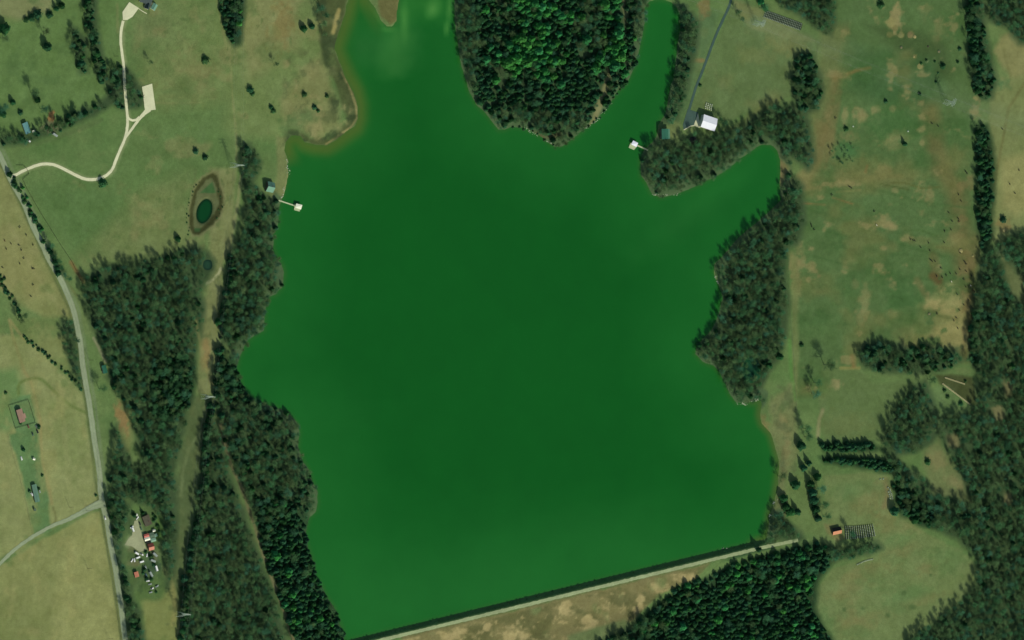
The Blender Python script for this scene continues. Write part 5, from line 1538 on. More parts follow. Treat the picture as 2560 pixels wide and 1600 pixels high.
def dock(label, deck, roof, walk, roofm, wdt):
    """deck and roof are traced quads, walk a traced line; heights 0.6 and 3.4 m over the water"""
    c = np.mean(deck, 0)
    X, Y = P(c[0], c[1], .6)
    root = empty("boat_dock", (float(X), float(Y), 0), 0, label, "dock")

    def prism(name, quad, z, t, m):
        pts = [P(p[0], p[1], z) for p in quad]
        a = [(float(p[0]) - root.location.x, float(p[1]) - root.location.y, z) for p in pts]
        b = [(p[0], p[1], z - t) for p in a]
        o = MB().add(a + b, [(3, 2, 1, 0), (4, 5, 6, 7), (0, 1, 5, 4), (1, 2, 6, 5), (2, 3, 7, 6), (3, 0, 4, 7)]).build(name, m, root)
        return a
    dk = prism("deck", deck, .6, .2, M_DECK)
    a, b = np.array(walk[0], float), np.array(walk[1], float)
    n = np.array([-(b - a)[1], (b - a)[0]])
    n = n / np.linalg.norm(n) * wdt / 2
    prism("walkway", [a + n, b + n, b - n, a - n], .58, .16, M_DECK)
    rf = [P(p[0], p[1], 3.4) for p in roof]
    rf = [(float(p[0]) - root.location.x, float(p[1]) - root.location.y, 3.4) for p in rf]
    cx = sum(p[0] for p in rf) / 4
    cy = sum(p[1] for p in rf) / 4
    # low hipped roof of four slopes
    for k in range(4):
        p, q = rf[k], rf[(k + 1) % 4]
        apex = (cx, cy, 4.1)
        MB().add([p, q, apex, (p[0], p[1], 3.28), (q[0], q[1], 3.28), (cx, cy, 3.98)], [(1, 0, 2), (3, 4, 5), (0, 1, 4, 3)]).build("roof_slope", roofm, root)
    for p in rf:
        x, y = cx + (p[0] - cx) * .86, cy + (p[1] - cy) * .86
        MB().tube([(x, y, -2.5), (x, y, 3.45)], [.11, .11], 6).build("roof_post", M_PILE, root)
    for p in dk:
        x, y = p[0] * .92, p[1] * .92
        MB().tube([(x, y, -2.5), (x, y, .75)], [.14, .14], 6).build("pile", M_PILE, root)
    rail = MB()
    for k in range(4):
        p, q = dk[k], dk[(k + 1) % 4]
        if k in (0,):
            continue
        rail.tube([(p[0] * .97, p[1] * .97, 1.5), (q[0] * .97, q[1] * .97, 1.5)], [.05, .05], 4)
    rail.build("railing", M_DECK, root)
    return root


dock("covered boat dock with a cream roof off the western shore", [(737, 509), (754, 513), (749, 529), (735, 525)], [(741, 508.5), (756, 512.5), (752.5, 524), (738, 519)], [(697, 501), (738, 514.5)], roof_mat("dock_roof_cream", (232, 238, 206), 0.5, 0.07), 3.2)
dock("covered boat dock with a white roof off the eastern spit", [(1576.5, 357), (1594, 364), (1585, 375), (1571.5, 369)], [(1583, 351), (1595.5, 357.5), (1591, 367.5), (1578, 361)], [(1624, 377), (1592, 363)], roof_mat("dock_roof_white", (250, 252, 246), 0.5, 0.05), 3.4)

# ------------------------------------------------------------------ huts in rows
M_HUT = mat("hut_tin", (196, 204, 176), 0.6, 0.12, 1.5, objvar=0.12)
M_HUTW = mat("hut_boards", (56, 66, 46), 0.9, 0.12, 1.5)


def hut_mesh(L, W, Hh):
    b = MB()
    l, w = L / 2, W / 2
    t = .05
    for s in (-1, 1):
        a = [(-l, 0, Hh), (l, 0, Hh), (l, s * w, 0), (-l, s * w, 0)]
        c = [(x, y + s * t, z + t * .5) for x, y, z in a]
        f = [(0, 1, 2, 3), (7, 6, 5, 4), (0, 4, 5, 1), (2, 6, 7, 3), (1, 5, 6, 2), (3, 7, 4, 0)]
        if s > 0:
            f = [tuple(reversed(q)) for q in f]
        b.add(a + c, f)
    return b


HUT_ROOF = hut_mesh(1.5, 1.5, 1.15).mesh("roof", M_HUT)
HUT_BACK = MB().add([(-.7, -.66, 0), (-.7, .66, 0), (-.7, 0, 1.05), (-.62, -.66, 0), (-.62, .66, 0), (-.62, 0, 1.05)], [(0, 1, 2), (5, 4, 3), (0, 3, 4, 1), (1, 4, 5, 2), (2, 5, 3, 0)]).mesh("back_board", M_HUTW)
HUT_POST = MB().tube([(.95, 0, -.2), (.95, 0, .7)], [.06, .05], 5).mesh("tether_post", M_HUTW)


def hut(px, py, rz, label, group, sc=1.0):
    x, y, z = G(px, py)
    r = empty("animal_hut", (float(x), float(y), float(z)), rz + RNG.normal(0, .06), label, "hut", group)
    r.scale = (sc, sc, sc)
    link("roof", HUT_ROOF, r)
    link("back_board", HUT_BACK, r)
    link("tether_post", HUT_POST, r)


M_SHADE_BAR = mat("shade_bar_dark", (40, 54, 32), 0.95, 0.15, 1.0)  # dark tone standing in for the shade between hut columns


def rail(a, b, label, group):  # added dark bar that makes the shaded line beside each hut row
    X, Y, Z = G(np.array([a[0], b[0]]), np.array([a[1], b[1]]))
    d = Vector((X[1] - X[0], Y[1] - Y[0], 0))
    r = empty("shade_bar", ((X[0] + X[1]) / 2, (Y[0] + Y[1]) / 2, (Z[0] + Z[1]) / 2), math.atan2(d.y, d.x), label, "rail", group)
    MB().box((0, 0, .62), (d.length, .55, .5)).build("board", M_SHADE_BAR, r)
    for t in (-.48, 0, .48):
        MB().box((d.length * t, 0, .2), (.2, .6, 1.1)).build("post", M_SHADE_BAR, r)


NTH = ["first", "second", "third", "fourth", "fifth", "sixth", "seventh", "eighth", "ninth", "tenth", "eleventh", "twelfth", "thirteenth", "fourteenth", "fifteenth", "sixteenth", "seventeenth", "eighteenth", "nineteenth", "twentieth", "twenty-first", "twenty-second", "twenty-third", "twenty-fourth"]
for i in range(14):
    t = i / 13
    top = (2113.5 + 67.5 * t, 1317 - 4.5 * t * t)
    bot = (2115.5 + 71.5 * t, 1346.5 - 7.5 * t ** 1.6)
    rail((top[0] - 2.0, top[1] - 3), (bot[0] - 2.0, bot[1] + 2), f"added shade bar west of the hut grid's {NTH[i]} column from the west", "added shade bars of the hut grid")
    for j in range(8):
        s = j / 7
        hut(top[0] + (bot[0] - top[0]) * s + RNG.normal(0, .25), top[1] + (bot[1] - top[1]) * s + RNG.normal(0, .2), math.pi / 2, f"pale A-frame hut, {NTH[j]} from the north in the grid's {NTH[i]} column from the west", "huts of the dense grid", .92)
for i in range(23):
    c = (1912.5 + 88.5 * i / 22, 34.5 + 32.5 * i / 22)
    rail((c[0] + 4.4, c[1] - 8), (c[0] - .4, c[1] + 8.4), f"added shade bar beside the {NTH[i]} slanting hut row from the west", "added shade bars of the slanting hut rows")
    for j in range(4):
        s = j / 3 - .5
        hut(c[0] + 4.6 * -s * 1.0, c[1] + 14.5 * s, math.radians(72), f"pale hut, {NTH[j]} from the north in the {NTH[i]} slanting row from the west", "huts of the slanting rows by the north wood", 1.06)
for n, (x, y) in enumerate([(2200.6, 1198), (2208, 1197.5), (2220, 1219), (2224, 1223), (2225, 1226), (2226, 1230), (2228, 1234), (2223, 1236), (2229, 1238), (2224.5, 1240.6), (2230, 1242.5), (2225, 1246), (2230.8, 1247), (2221, 1230)]):
    hut(x, y, 1.2, f"pale hut, {NTH[n]} from the north along the dark cedars' edge", "huts beside the south-east cedars", 1.15)
for n in range(13):
    t = n / 12
    hut(2143 + 38 * t, 1411.5 - 13 * t - 2 * math.sin(math.pi * t), 1.3, f"pale hut, {NTH[n]} from the west in the bent line above the oval field", "huts in a line above the oval field", 1.0)
for i in range(4):
    for j in range(4):
        hut(1766 + 4.6 * i + 1.4 * j * 0 - 1.2 * j + (1.5 if j == 3 else 0), 257.5 + 1.5 * i + 4.2 * j, .35, f"little hut, {NTH[i]} from the west in the {NTH[j]} row behind the white-roofed house", "huts behind the white-roofed house", .95)

# ------------------------------------------------------------------ vehicles
def paint(name, col):
    return mat(name, col, 0.35, 0.03, 1.0, spec=0.5)
V_WHITE, V_DARK, V_GREY, V_GREEN, V_BLUE, V_RED = paint("white_paint", (232, 238, 228)), paint("black_paint", (34, 40, 36)), paint("silver_paint", (150, 160, 152)), paint("green_paint", (70, 100, 80)), paint("blue_paint", (84, 110, 120)), paint("maroon_paint", (110, 66, 56))
M_TYRE = mat("tyre", (30, 32, 30), 0.9, 0.05)
WHEEL = MB().tube([(0, -.11, 0), (0, .11, 0)], [.34, .34], 12).mesh("wheel", M_TYRE)


def car(label, px, py, ux, uy, paintm, kind="car", group=None):
    p = ground_under(px, py, 1.0)
    u = wdir(ux, uy)
    rz = math.atan2(u.y, u.x)
    nm = {"car": "parked_car", "pickup": "pickup_truck", "van": "parked_van", "trailer": "box_trailer"}[kind]
    r = empty(nm, p, rz, label, {"car": "car", "pickup": "pickup", "van": "van", "trailer": "trailer"}[kind], group)
    if kind in ("car", "pickup"):
        b = MB()
        b.box((0, 0, .62), (4.6, 1.8, .62), taper=.97)
        b.build("body", paintm, r)
        if kind == "car":
            MB().box((-.25, 0, 1.18), (2.5, 1.56, .5), taper=.78).build("window_band", M_GLASS, r)
            MB().box((-.25, 0, 1.455), (1.95, 1.26, .06)).build("roof", paintm, r)
        else:
            MB().box((.35, 0, 1.2), (1.7, 1.6, .54), taper=.82).build("window_band", M_GLASS, r)
            MB().box((.35, 0, 1.5), (1.38, 1.36, .06)).build("roof", paintm, r)
            MB().box((-1.35, 0, .945), (1.65, 1.5, .03)).build("bed", V_DARK, r)
        for sy in (-.62, .62):
            MB().box((2.31, sy, .68), (.05, .3, .16)).build("headlight", M_TRIM, r)
    else:
        L = 5.6 if kind == "van" else 7.0
        hh = 2.1 if kind == "van" else 2.6
        MB().box((0, 0, .45 + hh / 2), (L, 2.0 if kind == "van" else 2.4, hh), taper=.96).build("body", paintm, r)
        if kind == "van":
            MB().box((L / 2 - .05, 0, 1.75), (.12, 1.6, .7)).build("windscreen", M_GLASS, r)
        else:
            MB().tube([(L / 2, 0, .55), (L / 2 + 1.2, 0, .55)], [.07, .07], 5).build("tow_bar", M_TYRE, r)
    for sx in ((-1.4, 1.45) if kind != "trailer" else (-.45, .45)):
        for sy in (-.86, .86) if kind != "trailer" else (-1.1, 1.1):
            w = link("wheel", WHEEL, r)
            w.location = (sx, sy, .34)
    return r


for a in [
    ("black car parked nose-on below the pink-roofed house's gate", 94, 1078.5, 4, 10, V_DARK, "car"),
    ("dark green pickup parked west of the black car", 82, 1085, 3, 10, V_GREEN, "pickup"),
    ("maroon car against the yard fence's south-east corner", 71, 1066, 4, 8, V_RED, "car"),
    ("silver car beside the round bush by the yard gate", 92, 1067.5, 5, 8, V_GREY, "car"),
    ("white van topmost of the white vehicles in the scrap yard", 342, 1383.5, 8, 5, V_WHITE, "van"),
    ("white van just below the topmost white van", 344.5, 1394, 10, -4, V_WHITE, "van"),
    ("white van south-east of the two stacked white vans", 354, 1404.5, 10, -3, V_WHITE, "van"),
    ("white pickup east of the topmost white van", 355, 1386, 6, 4, V_WHITE, "pickup"),
    ("small white car at the west of the scrap yard", 330.5, 1401, -3, 6, V_WHITE, "car"),
    ("white car beside the westernmost scrap yard car", 336.5, 1400.5, 1, 6, V_WHITE, "car"),
    ("cream car near the gravel lot's south tip", 367.5, 1388, 0, 8, V_WHITE, "car"),
    ("long pale box trailer at the scrap yard's eastern edge", 390.5, 1421, 4, 13, V_WHITE, "trailer"),
    ("dull grey trailer south-west of the pale box trailer", 377, 1435.5, 5, 9, V_GREY, "trailer"),
    ("silver car in the middle of the scrap yard", 364.5, 1418.5, 3, 7, V_GREY, "car"),
    ("grey trailer just above the dark scrap yard bush", 382, 1402, 7, 3, V_GREY, "trailer"),
    ("pale trailer beside the rubble behind the salmon roof", 387, 1386.5, 7, 6, V_GREY, "trailer"),
    ("white car at the head of the southern car row", 370, 1452.5, 9, -1, V_WHITE, "car"),
    ("silver car second in the southern car row", 375.5, 1460.5, 9, -2, V_GREY, "car"),
    ("white pickup third in the southern car row", 380.5, 1471.5, 8, -3, V_WHITE, "pickup"),
    ("silver car last in the southern car row", 377, 1481, 8, -2, V_GREY, "car"),
    ("grey car off east from the southern car row", 393, 1465.5, 6, -4, V_GREY, "car"),
    ("blue car at the south-west of the car row", 366, 1438, 4, 8, V_BLUE, "car"),
    ("white van parked on the west rim of the gravel lot", 332, 1324, 4, 10, V_WHITE, "van"),
    ("small white car above the van on the gravel lot", 330, 1318, 4, -3, V_WHITE, "car"),
    ("white car by the brown-roofed house's front", 344, 1295, 5, -7, V_WHITE, "car"),
    ("dark car parked by the brown house's west wall", 350, 1309, 4, 9, V_DARK, "car"),
    ("dark green car below the one by the brown house", 353, 1321, 4, 9, V_GREEN, "car"),
    ("white pickup standing on the road verge below the junction", 263, 1295, 3, 9, V_WHITE, "pickup"),
    ("white car beside the west wall of the long barn", 80.5, 1236, 4, 6, V_WHITE, "car"),
    ("grey car by the tree belt of the long barn's east side", 99, 1228, 3, 7, V_GREY, "car"),
    ("white car on the green strip north-west of the tiny shed", 54, 1146, 2, 6, V_WHITE, "car"),
    ("white pickup south of the blue-roofed mobile home", 73, 352, 6, 5, V_WHITE, "pickup"),
    ("pale trailer in the hedge east of the mobile home", 137, 337, 6, 4, V_GREY, "trailer"),
]:
    car(*a)

# ------------------------------------------------------------------ cattle
def cow_mesh(name, m):
    me = bpy.data.meshes.new("cow_skin")
    # pelvis first: it is the root of the skin
    v = [(-.75, 0, 1.12), (-.2, 0, 1.05), (.45, 0, 1.08), (.85, 0, 1.2), (1.15, 0, 1.38), (1.5, 0, 1.25), (1.72, 0, 1.08),
         (-.8, .24, .85), (-.95, .25, .5), (-.85, .25, .02), (-.8, -.24, .85), (-.95, -.25, .5), (-.85, -.25, .02),
         (.5, .25, .75), (.52, .25, .42), (.5, .25, .02), (.5, -.25, .75), (.52, -.25, .42), (.5, -.25, .02),
         (-1.08, 0, 1.15), (-1.16, 0, .6), (1.2, .22, 1.42), (1.2, -.22, 1.42)]
    e = [(0, 1), (1, 2), (2, 3), (3, 4), (4, 5), (5, 6), (0, 7), (7, 8), (8, 9), (0, 10), (10, 11), (11, 12), (2, 13), (13, 14), (14, 15), (2, 16), (16, 17), (17, 18), (0, 19), (19, 20), (4, 21), (4, 22)]
    rad = [.38, .42, .40, .26, .19, .15, .10, .20, .10, .08, .20, .10, .08, .17, .09, .08, .17, .09, .08, .06, .04, .06, .06]
    me.from_pydata(v, e, [])
    o = bpy.data.objects.new("cow_skin", me)
    COL.objects.link(o)
    sk = o.modifiers.new("skin", 'SKIN')
    for i, d in enumerate(me.skin_vertices[0].data):
        d.radius = (rad[i], rad[i])
        d.use_root = (i == 0)
    o.modifiers.new("smooth", 'SUBSURF').levels = 1
    dg = bpy.context.evaluated_depsgraph_get()
    out = bpy.data.meshes.new_from_object(o.evaluated_get(dg))
    out.name = name
    out.materials.clear()
    out.materials.append(m)
    bpy.data.objects.remove(o)
    bpy.data.meshes.remove(me)
    return out


COWS = {'black': cow_mesh("black_cow", mat("black_hide", (24, 26, 22), 0.8, 0.1)), 'red': cow_mesh("red_cow", mat("red_hide", (84, 54, 36), 0.8, 0.1)), 'white': cow_mesh("white_cow", mat("white_hide", (206, 200, 178), 0.8, 0.1))}
EAST = [(2397, 486), (2403, 502), (2372, 531), (2381, 553), (2396, 546), (2398, 554), (2362, 577), (2378, 574), (2276.5, 598), (2283, 601), (2287, 601), (2322, 607), (2302, 618), (2325, 626), (2361, 606), (2401, 632), (2327, 650), (2331, 653), (2338, 653), (2412, 654), (2416, 660), (2353, 670), (2366, 688), (2376, 683), (2391, 684), (2356, 693), (2410, 698), (2400, 673), (2429, 689), (2416, 678), (2415, 717), (2433, 726), (2437, 729), (2393, 735), (2410, 762), (2399, 775), (2343, 784), (2391, 794), (2385, 801), (2394.5, 820), (2422, 750), (2342, 690), (2124, 467), (2129, 470), (2080, 487), (2186, 528), (2028, 560), (2030, 566), (2036, 574), (2330, 308), (2346, 315), (2089, 295), (2418, 433), (2414, 428)]
WEST = [(50, 568), (66, 587), (48, 613), (54, 625), (16, 622), (12, 601), (28, 609), (60, 646), (50, 659), (81, 671), (85, 672), (7, 669), (13, 692), (83, 712), (78, 741), (83, 612)]
FAR = [(2525, 460), (2538, 483), (2548, 425), (2506, 322)]
for pts, grp in ((EAST, "cattle of the east pasture"), (WEST, "cattle of the roadside pasture"), (FAR, "cattle of the far east field")):
    mk = MARKS + [(2398, 550, "the pale hollows"), (2280, 600, "the worn pasture gully"), (2213, 560, "the pale kite-shaped patch"), (2410, 690, "the trodden eastern lane"), (2355, 690, "the tan bare patch's north"), (2395, 800, "the tan bare patch's south"), (20, 610, "the western frame edge"), (83, 672, "the fence bend by the road"), (50, 640, "the roadside pasture's middle"), (2030, 566, "the eastern wood's corner")]
    lb = rank_labels(pts, "black cow", lambda i, m_, sd: f"black cow standing {sd} of {m_}", mk)
    for i, (x, y) in enumerate(pts):
        kind = 'black' if i not in (5, 31) else 'red'
        if kind == 'red':
            lb[i] = lb[i].replace("black cow", "red-brown cow")
        X, Y, Z = G(x - 1.2, y)
        o = link("cow", COWS[kind])
        o.location = (float(X), float(Y), float(Z))
        o.rotation_euler = (0, 0, RNG.choice([2.2, -0.9, 2.4, 0.3]) + RNG.normal(0, .4))
        o.scale = (1.12, 1.12, 1.12)
        tag(o, lb[i], "cow", grp)
for x, y, lb, g in [(2426, 714, "white cow by the eastern hedgerow among black cattle", "cattle of the east pasture"), (2378, 704, "white cow on the north rim of the tan bare patch", "cattle of the east pasture"), (2191, 563, "white cow at the west end of the pale kite-shaped patch", "cattle of the east pasture")]:
    X, Y, Z = G(x, y)
    o = link("cow", COWS['white'])
    o.location = (float(X), float(Y), float(Z))
    o.rotation_euler = (0, 0, 2.3)
    tag(o, lb, "cow", g)

# ------------------------------------------------------------------ feeders, bales, troughs
M_STEEL = mat("feeder_steel", (120, 124, 112), 0.5, 0.08)
M_HAY = mat("old_hay", (146, 138, 90), 0.95, 0.25, 1.6)
M_HAYD = mat("rotten_hay", (60, 64, 44), 0.95, 0.25, 1.6)


def hay_mesh(r0, hh, m, seed):
    b = MB()
    r = random.Random(seed)
    n = 14
    vs = [(0, 0, hh)]
    for ring, (q, z) in enumerate(((.45, hh * .95), (.8, hh * .75), (1, hh * .4), (1.1, 0))):
        for k in range(n):
            a = 2 * math.pi * k / n
            s = q * r0 * r.uniform(.85, 1.12)
            vs.append((s * math.cos(a), s * math.sin(a), z * r.uniform(.85, 1.1) - (.1 if z == 0 else 0)))
    fs = [(0, 1 + k, 1 + (k + 1) % n) for k in range(n)]
    for ring in range(3):
        for k in range(n):
            fs.append((1 + ring * n + k, 1 + (ring + 1) * n + k, 1 + (ring + 1) * n + (k + 1) % n, 1 + ring * n + (k + 1) % n))
    return b.add(vs, fs)


def ring_feeder(px, py, label):
    x, y, z = G(px, py)
    r = empty("ring_feeder", (float(x), float(y), float(z)), 0, label, "feeder", "cattle ring feeders")
    for zz in (.15, .62, 1.2):
        pts = [(1.5 * math.cos(a), 1.5 * math.sin(a), zz) for a in np.linspace(0, 2 * math.pi, 19)]
        MB().tube(pts, [.07] * 19, 5, False).build("hoop", M_STEEL, r)
    for k in range(12):
        a = k * math.pi / 6
        MB().tube([(1.5 * math.cos(a), 1.5 * math.sin(a), 0), (1.5 * math.cos(a + .15), 1.5 * math.sin(a + .15), 1.2)], [.05, .05], 4).build("bar", M_STEEL, r)
    h = hay_mesh(1.1, .9, M_HAY, 5).build("hay", M_HAY)
    h.name = "hay_heap"
    h.location = (float(x), float(y), float(z))
    tag(h, "heap of hay inside " + label.split(" ring")[0].replace("black-hollowed", "the black-hollowed").replace("pale", "the pale").replace("lone", "the lone") + " ring feeder", "hay", "hay in the ring feeders")


ring_feeder(2253, 119, "black-hollowed ring feeder in the dark churned ground to the west")
ring_feeder(2347, 129, "pale ring feeder in the dark churned ground to the east")
ring_feeder(2323, 785, "lone ring feeder in the muddy star south of the tan patch")
for x, y, rr, hh, m, lb in [(2402, 627, 2.6, 1.1, M_HAY, "broken yellow hay bale by the eastern lane"), (2432, 640, 1.2, .8, M_HAY, "small hay scatter beside the broken yellow bale"), (2299, 166, 3.3, .35, mat("pale_hay_disc", (124, 124, 76), .95, .15, 1.5), "flat round pale hay disc on the churned ground"), (2251, 88, 3.0, .3, mat("pale_hay_disc_grey", (112, 116, 70), .95, .15, 1.5), "flat pale hay disc above the western ring feeder"), (2275, 87, 3.6, .3, mat("brown_hay_disc", (112, 106, 66), .95, .15, 1.5), "flat brown hay disc in the middle of the churned ground"), (2320, 116, 1.4, .6, M_HAYD, "dark rotten hay heap between the two northern feeders"), (2285, 142, 1.2, .5, M_HAY, "small hay heap above the round pale disc"), (2287, 92, 2.0, .5, M_HAY, "pale curl of hay beside the brown hay disc"), (2510, 575, 2.2, .5, M_HAY, "pale hay spill south of the round near-black bush"), (2133, 316, 1.0, .5, mat("white_rubble", (160, 172, 150), .9, .2, 2), "white rubble heap beside the dark pasture bush"), (2270, 328, 1.1, .7, mat("white_rubble_b", (160, 172, 150), .9, .2, 2), "white rubble heap above the small pasture cedar"), (342, 1287, 1.6, .6, mat("white_rubble_c", (206, 212, 196), .9, .2, 2), "white rubbish heap north-west of the brown-roofed house"), (1893, 306, 1.2, .6, mat("white_rubble_d", (206, 212, 196), .9, .2, 2), "small white heap at the edge of the spit wood")]:
    X, Y, Z = G(x, y)
    o = hay_mesh(rr, hh, m, int(x)).build("hay_heap" if 'hay' in lb else "rubble_heap", m)
    o.location = (float(X), float(Y), float(Z))
    tag(o, lb, "hay" if 'hay' in lb else "rubble", None)


def trough(a, b, label):
    X, Y, Z = G(np.array([a[0], b[0]]), np.array([a[1], b[1]]))
    d = Vector((X[1] - X[0], Y[1] - Y[0], 0))
    L = d.length
    r = empty("feed_trough", ((X[0] + X[1]) / 2, (Y[0] + Y[1]) / 2, (Z[0] + Z[1]) / 2), math.atan2(d.y, d.x), label, "trough", "long feed troughs of the muddy pen")
    MB().box((0, 0, .2), (L, 1.3, .5)).build("base", M_CONC_FLAT, r)
    for s in (-1, 1):
        MB().box((0, s * .6, .62), (L, .14, .36)).build("side", M_CONC_FLAT, r)
    MB().box((0, 0, .5), (L - .3, 1.0, .12)).build("feed", M_HAY, r)


trough((2362, 944), (2412, 960.5), "upper long pale trough across the muddy pen")
trough((2356, 959), (2425, 1011), "lower long pale trough along the muddy pen's south edge")

# ------------------------------------------------------------------ fences
M_POST = mat("fence_posts", (74, 70, 54), 0.95, 0.15, 1.0)
M_WIRE = mat("fence_wire", (96, 98, 86), 0.6, 0.05)
M_BOARD = mat("dark_fence_boards", (50, 48, 38), 0.9, 0.12, 1.0)


def fence(label, pts, rails=False, step=7.0, group=None):
    line = []
    for a, b in zip(pts[:-1], pts[1:]):
        n = max(1, int(math.hypot(b[0] - a[0], b[1] - a[1]) / step))
        line += [(a[0] + (b[0] - a[0]) * k / n, a[1] + (b[1] - a[1]) * k / n) for k in range(n)]
    line.append(pts[-1])
    X, Y, Z = G(np.array([p[0] for p in line]), np.array([p[1] for p in line]))
    o = Vector((X[0], Y[0], Z[0]))
    r = empty("board_fence" if rails else "wire_fence", o, 0, label, "fence", group)
    post = MB().box((0, 0, .55), (.16, .16, 1.5)).mesh("post", M_POST if not rails else M_BOARD)
    for i in range(min(len(X), 300)):
        p = link("post", post, r)
        p.location = (X[i] - o.x, Y[i] - o.y, Z[i] - o.z)
    for zz in ((.35, .75, 1.15) if rails else (.5, .85, 1.2)):
        if rails:
            for i in range(len(X) - 1):
                a = Vector((X[i] - o.x, Y[i] - o.y, Z[i] - o.z + zz))
                b = Vector((X[i + 1] - o.x, Y[i + 1] - o.y, Z[i + 1] - o.z + zz))
                d = (b - a)
                MB().box(((a + b) / 2), (d.length, .05, .16), math.atan2(d.y, d.x)).build("rail", M_BOARD, r)
        else:
            MB().tube([(X[i] - o.x, Y[i] - o.y, Z[i] - o.z + zz) for i in range(len(X))], [.02] * len(X), 3, False).build("wire", M_WIRE, r)


fence("wire fence on the road's west side below the junction", [(228, 1276), (246, 1278), (254, 1286), (262, 1340), (278, 1440), (290, 1520), (304, 1610)])
fence("wire fence between the straw fields west of the barn", [(18, 1085), (30, 1130), (48, 1190), (68, 1270), (80, 1334)])
fence("dark board fence beside the roadside hedge", [(56, 448), (66, 470), (100, 530), (150, 610), (180, 655), (212, 722)], True, 8)
fence("dark gate fence curling round the driveway mouth", [(41, 413), (58, 414), (66, 421), (72, 434), (56, 448)], True, 6)
fence("square yard fence round the pink-roofed house", [(21, 1014), (70, 999), (88, 1057), (38, 1071), (21, 1014)], True, 5)
fence("wire fence running south along the east pasture's edge", [(1970, 622), (1973, 760), (1982, 860), (1988, 960), (1994, 1062)], False, 8)
fence("short wire fence running down to the dark tree clump", [(2052, 106), (2044, 116), (2040, 150)], False, 6)
fence("wire fence along the road's north field corner", [(240, 1010), (246, 1200), (249, 1240), (244, 1252), (216, 1266)], False, 8)
fence("wire fence between pasture and straw field at the west", [(0, 842), (20, 833), (44, 834), (64, 842), (100, 870)], False, 7)
fence("thin wire fence below the pen's lower trough", [(2340, 990), (2362, 1006), (2392, 1026)], False, 7)

# ------------------------------------------------------------------ poles, pylons, wires
M_WOOD = mat("creosoted_wood", (66, 60, 48), 0.95, 0.15, 1.0)
M_GALV = mat("galvanised_steel", (168, 184, 166), 0.5, 0.06)
M_CABLE = mat("aluminium_cable", (140, 150, 138), 0.5, 0.05)


def util_pole(px, py, label, rz=0.3):
    X, Y, Z = G(px, py)
    r = empty("utility_pole", (float(X), float(Y), float(Z)), rz, label, "utility pole", "wooden utility poles")
    MB().tube([(0, 0, -.5), (0, 0, 11.5)], [.22, .15], 7).build("pole", M_WOOD, r)
    MB().box((0, .2, 10.9), (2.6, .12, .14)).build("crossarm", M_WOOD, r)
    for sx in (-1.2, 0, 1.2):
        MB().tube([(sx, .2, 10.95), (sx, .2, 11.25)], [.06, .05], 5).build("insulator", M_GALV, r)
    return float(X), float(Y), float(Z)


for a in [(173, 1268, "utility pole in the straw field north of the side road"), (216, 1277, "utility pole beside the side road near the junction"), (219, 1421, "utility pole in the middle of the southern straw field"), (272, 1597, "utility pole at the foot of the southern straw field"), (223, 900, "utility pole on the grass triangle east of the road"), (286, 140, "utility pole beside the upper driveway")]:
    util_pole(*a)


def pylon(px, py, rz, label, Hh=27.0):
    X, Y, Z = G(px, py)
    r = empty("power_pylon", (float(X), float(Y), float(Z)), rz, label, "pylon", "lattice power pylons")
    bw, tw = 3.2, .7
    for sx in (-1, 1):
        for sy in (-1, 1):
            MB().tube([(sx * bw, sy * bw, -.3), (sx * tw * 1.5, sy * tw * 1.5, Hh * .62), (sx * tw, sy * tw, Hh)], [.16, .13, .1], 4).build("leg", M_GALV, r)

    def wd(z):
        return bw + (tw * 1.5 - bw) * z / (Hh * .62) if z < Hh * .62 else tw * 1.5 + (tw - tw * 1.5) * (z - Hh * .62) / (Hh * .38)
    lv = [0, .16, .31, .45, .56, .64, .72, .8, .88, .95]
    for z0, z1 in zip(lv[:-1], lv[1:]):
        z0, z1 = z0 * Hh, z1 * Hh
        a, b = wd(z0), wd(z1)
        for k in range(4):
            ca, sa = [(1, 0), (0, 1), (-1, 0), (0, -1)][k]
            f = lambda u, v: (ca * u - sa * v, sa * u + ca * v)
            for s in (-1, 1):
                p = f(a, s * a)
                q = f(b, -s * b)
                MB().tube([(p[0], p[1], z0), (q[0], q[1], z1)], [.06, .06], 3, False).build("brace", M_GALV, r)
    for z, w in ((Hh * .70, 5.2), (Hh * .83, 6.0), (Hh * .96, 5.0)):
        for s in (-1, 1):
            arm = MB()
            for sy in (-.6, .6):
                arm.tube([(0, sy, z), (s * w, 0, z + .2)], [.11, .08], 4)
                arm.tube([(s * .8, sy, z + 1.4), (s * w, 0, z + .2)], [.08, .06], 4)
            arm.build("crossarm", M_GALV, r)
            MB().tube([(s * w, 0, z + .15), (s * w, 0, z - 1.2)], [.09, .07], 5).build("insulator", M_GALV, r)
    return Vector((float(X), float(Y), float(Z))), rz, Hh


def pylon_tip(pl, side, lvl):
    loc, rz, Hh = pl
    z, w = ((Hh * .70, 5.2), (Hh * .83, 6.0), (Hh * .96, 5.0))[lvl]
    return loc + Vector((math.cos(rz) * side * w, math.sin(rz) * side * w, z - 1.2))


PN = pylon(580, 413, -.06, "northern lattice pylon on the mown strip by the muddy pond")
PM = pylon(507, 992, -.1, "middle lattice pylon in the cleared strip by the cedar point")
PS = pylon(446, 1536, -.12, "southern lattice pylon at the bottom of the cleared strip")
PA = pylon(1888, 58, 1.16, "lattice pylon south of the slanting hut rows")
PE = pylon(2364, 256, 1.16, "lattice pylon in the pasture near the hedgerow gap")


def span(a, b, sag, label, group):
    pts = []
    for k in range(25):
        t = k / 24
        p = a.lerp(b, t)
        pts.append((p.x, p.y, p.z - sag * 4 * t * (1 - t)))
    o = MB().tube(pts, [.016] * 25, 3, False).build("overhead_wire", M_CABLE)
    tag(o, label, "wire", group)


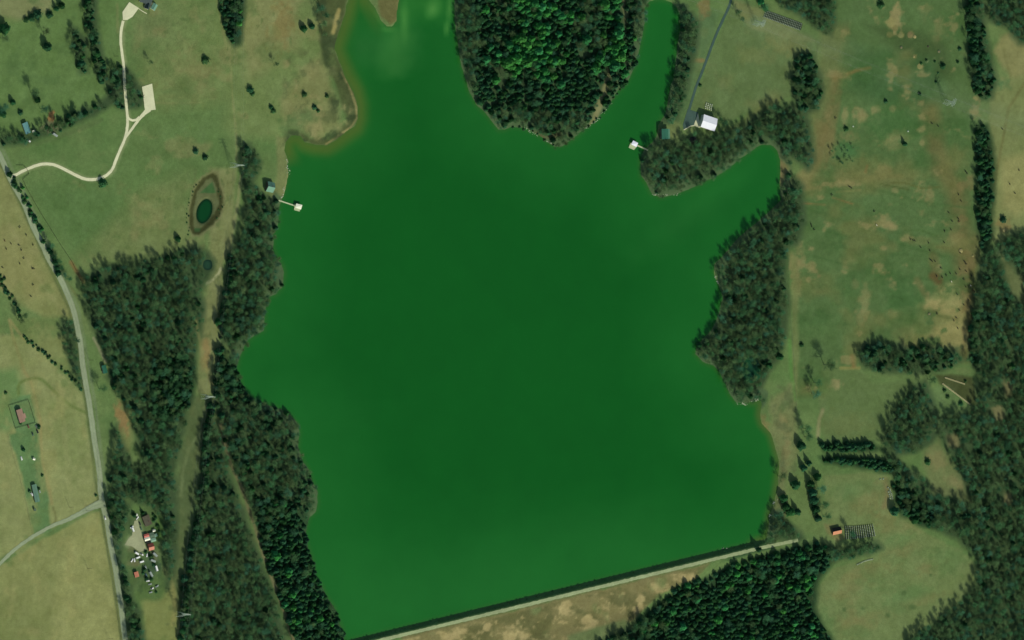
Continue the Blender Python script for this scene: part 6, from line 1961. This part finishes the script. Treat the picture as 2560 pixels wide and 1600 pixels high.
def off(px, py, ref):
    X, Y, Z = G(px, py)
    return (Vector((float(X), float(Y), float(Z))), ref[1], ref[2])


SPN = [(off(588, -260, PN), PN, "north of the northern pylon"), (PN, PM, "between the northern and middle pylons"), (PM, PS, "between the middle and southern pylons"), (PS, off(405, 1850, PS), "south of the southern pylon")]
SPE = [(off(1560, -72, PA), PA, "west of the north-east pylon"), (PA, PE, "between the two eastern pylons"), (PE, off(2800, 430, PE), "east of the eastern pylon")]
for spans, grp in ((SPN, "wires of the western power line"), (SPE, "wires of the eastern power line")):
    for a, b, nm in spans:
        for lvl, lw in enumerate(("lowest", "middle", "topmost")):
            for side, sd in ((-1, "west" if grp.startswith("wires of the w") else "south"), (1, "east" if grp.startswith("wires of the w") else "north")):
                span(pylon_tip(a, side, lvl), pylon_tip(b, side, lvl), 6.0, f"{lw} sagging power wire on the {sd} side {nm}", grp)

# ------------------------------------------------------------------ pale stones along the water's edge
M_ROCK = mat("pale_shore_stone", (168, 176, 150), 0.95, 0.2, 1.0)
rb = MB()
rr = random.Random(5)
for (a, b, n) in [((1310, 318), (1345, 342), 26), ((1366, 352), (1376, 360), 5), ((1465, 322), (1500, 294), 26), ((1505, 285), (1540, 240), 10), ((1840, 1008), (1866, 1010), 16), ((1882, 1002), (1898, 998), 14), ((1932, 1260), (1940, 1248), 16), ((1922, 1295), (1926, 1286), 10), ((1628, 486), (1700, 486), 18), ((716, 400), (722, 436), 20), ((712, 466), (700, 506), 16), ((840, 1590), (1000, 1570), 0), ((1788, 690), (1798, 716), 8), ((1806, 1372), (1818, 1372), 3)]:
    for k in range(n):
        t = rr.random()
        px, py = a[0] + (b[0] - a[0]) * t + rr.gauss(0, 1.6), a[1] + (b[1] - a[1]) * t + rr.gauss(0, 1.6)
        X, Y, Z = G(px, py)
        s = rr.uniform(.4, 1.0)
        vs = []
        for q in range(7):
            an = q * 2 * math.pi / 7
            vs.append((float(X) + s * math.cos(an) * rr.uniform(.8, 1.2), float(Y) + s * math.sin(an) * rr.uniform(.8, 1.2), max(float(Z), -.2) - .2))
        top = [(float(X) + (v[0] - float(X)) * .55, float(Y) + (v[1] - float(Y)) * .55, max(float(Z), -.2) + s * rr.uniform(.4, .7)) for v in vs]
        rb.add(vs + top, [(q, (q + 1) % 7, 7 + (q + 1) % 7, 7 + q) for q in range(7)] + [tuple(range(7, 14))])
tag(rb.build("shore_stones", M_ROCK), "pale stones scattered along the water's edge", None, None, 'stuff')
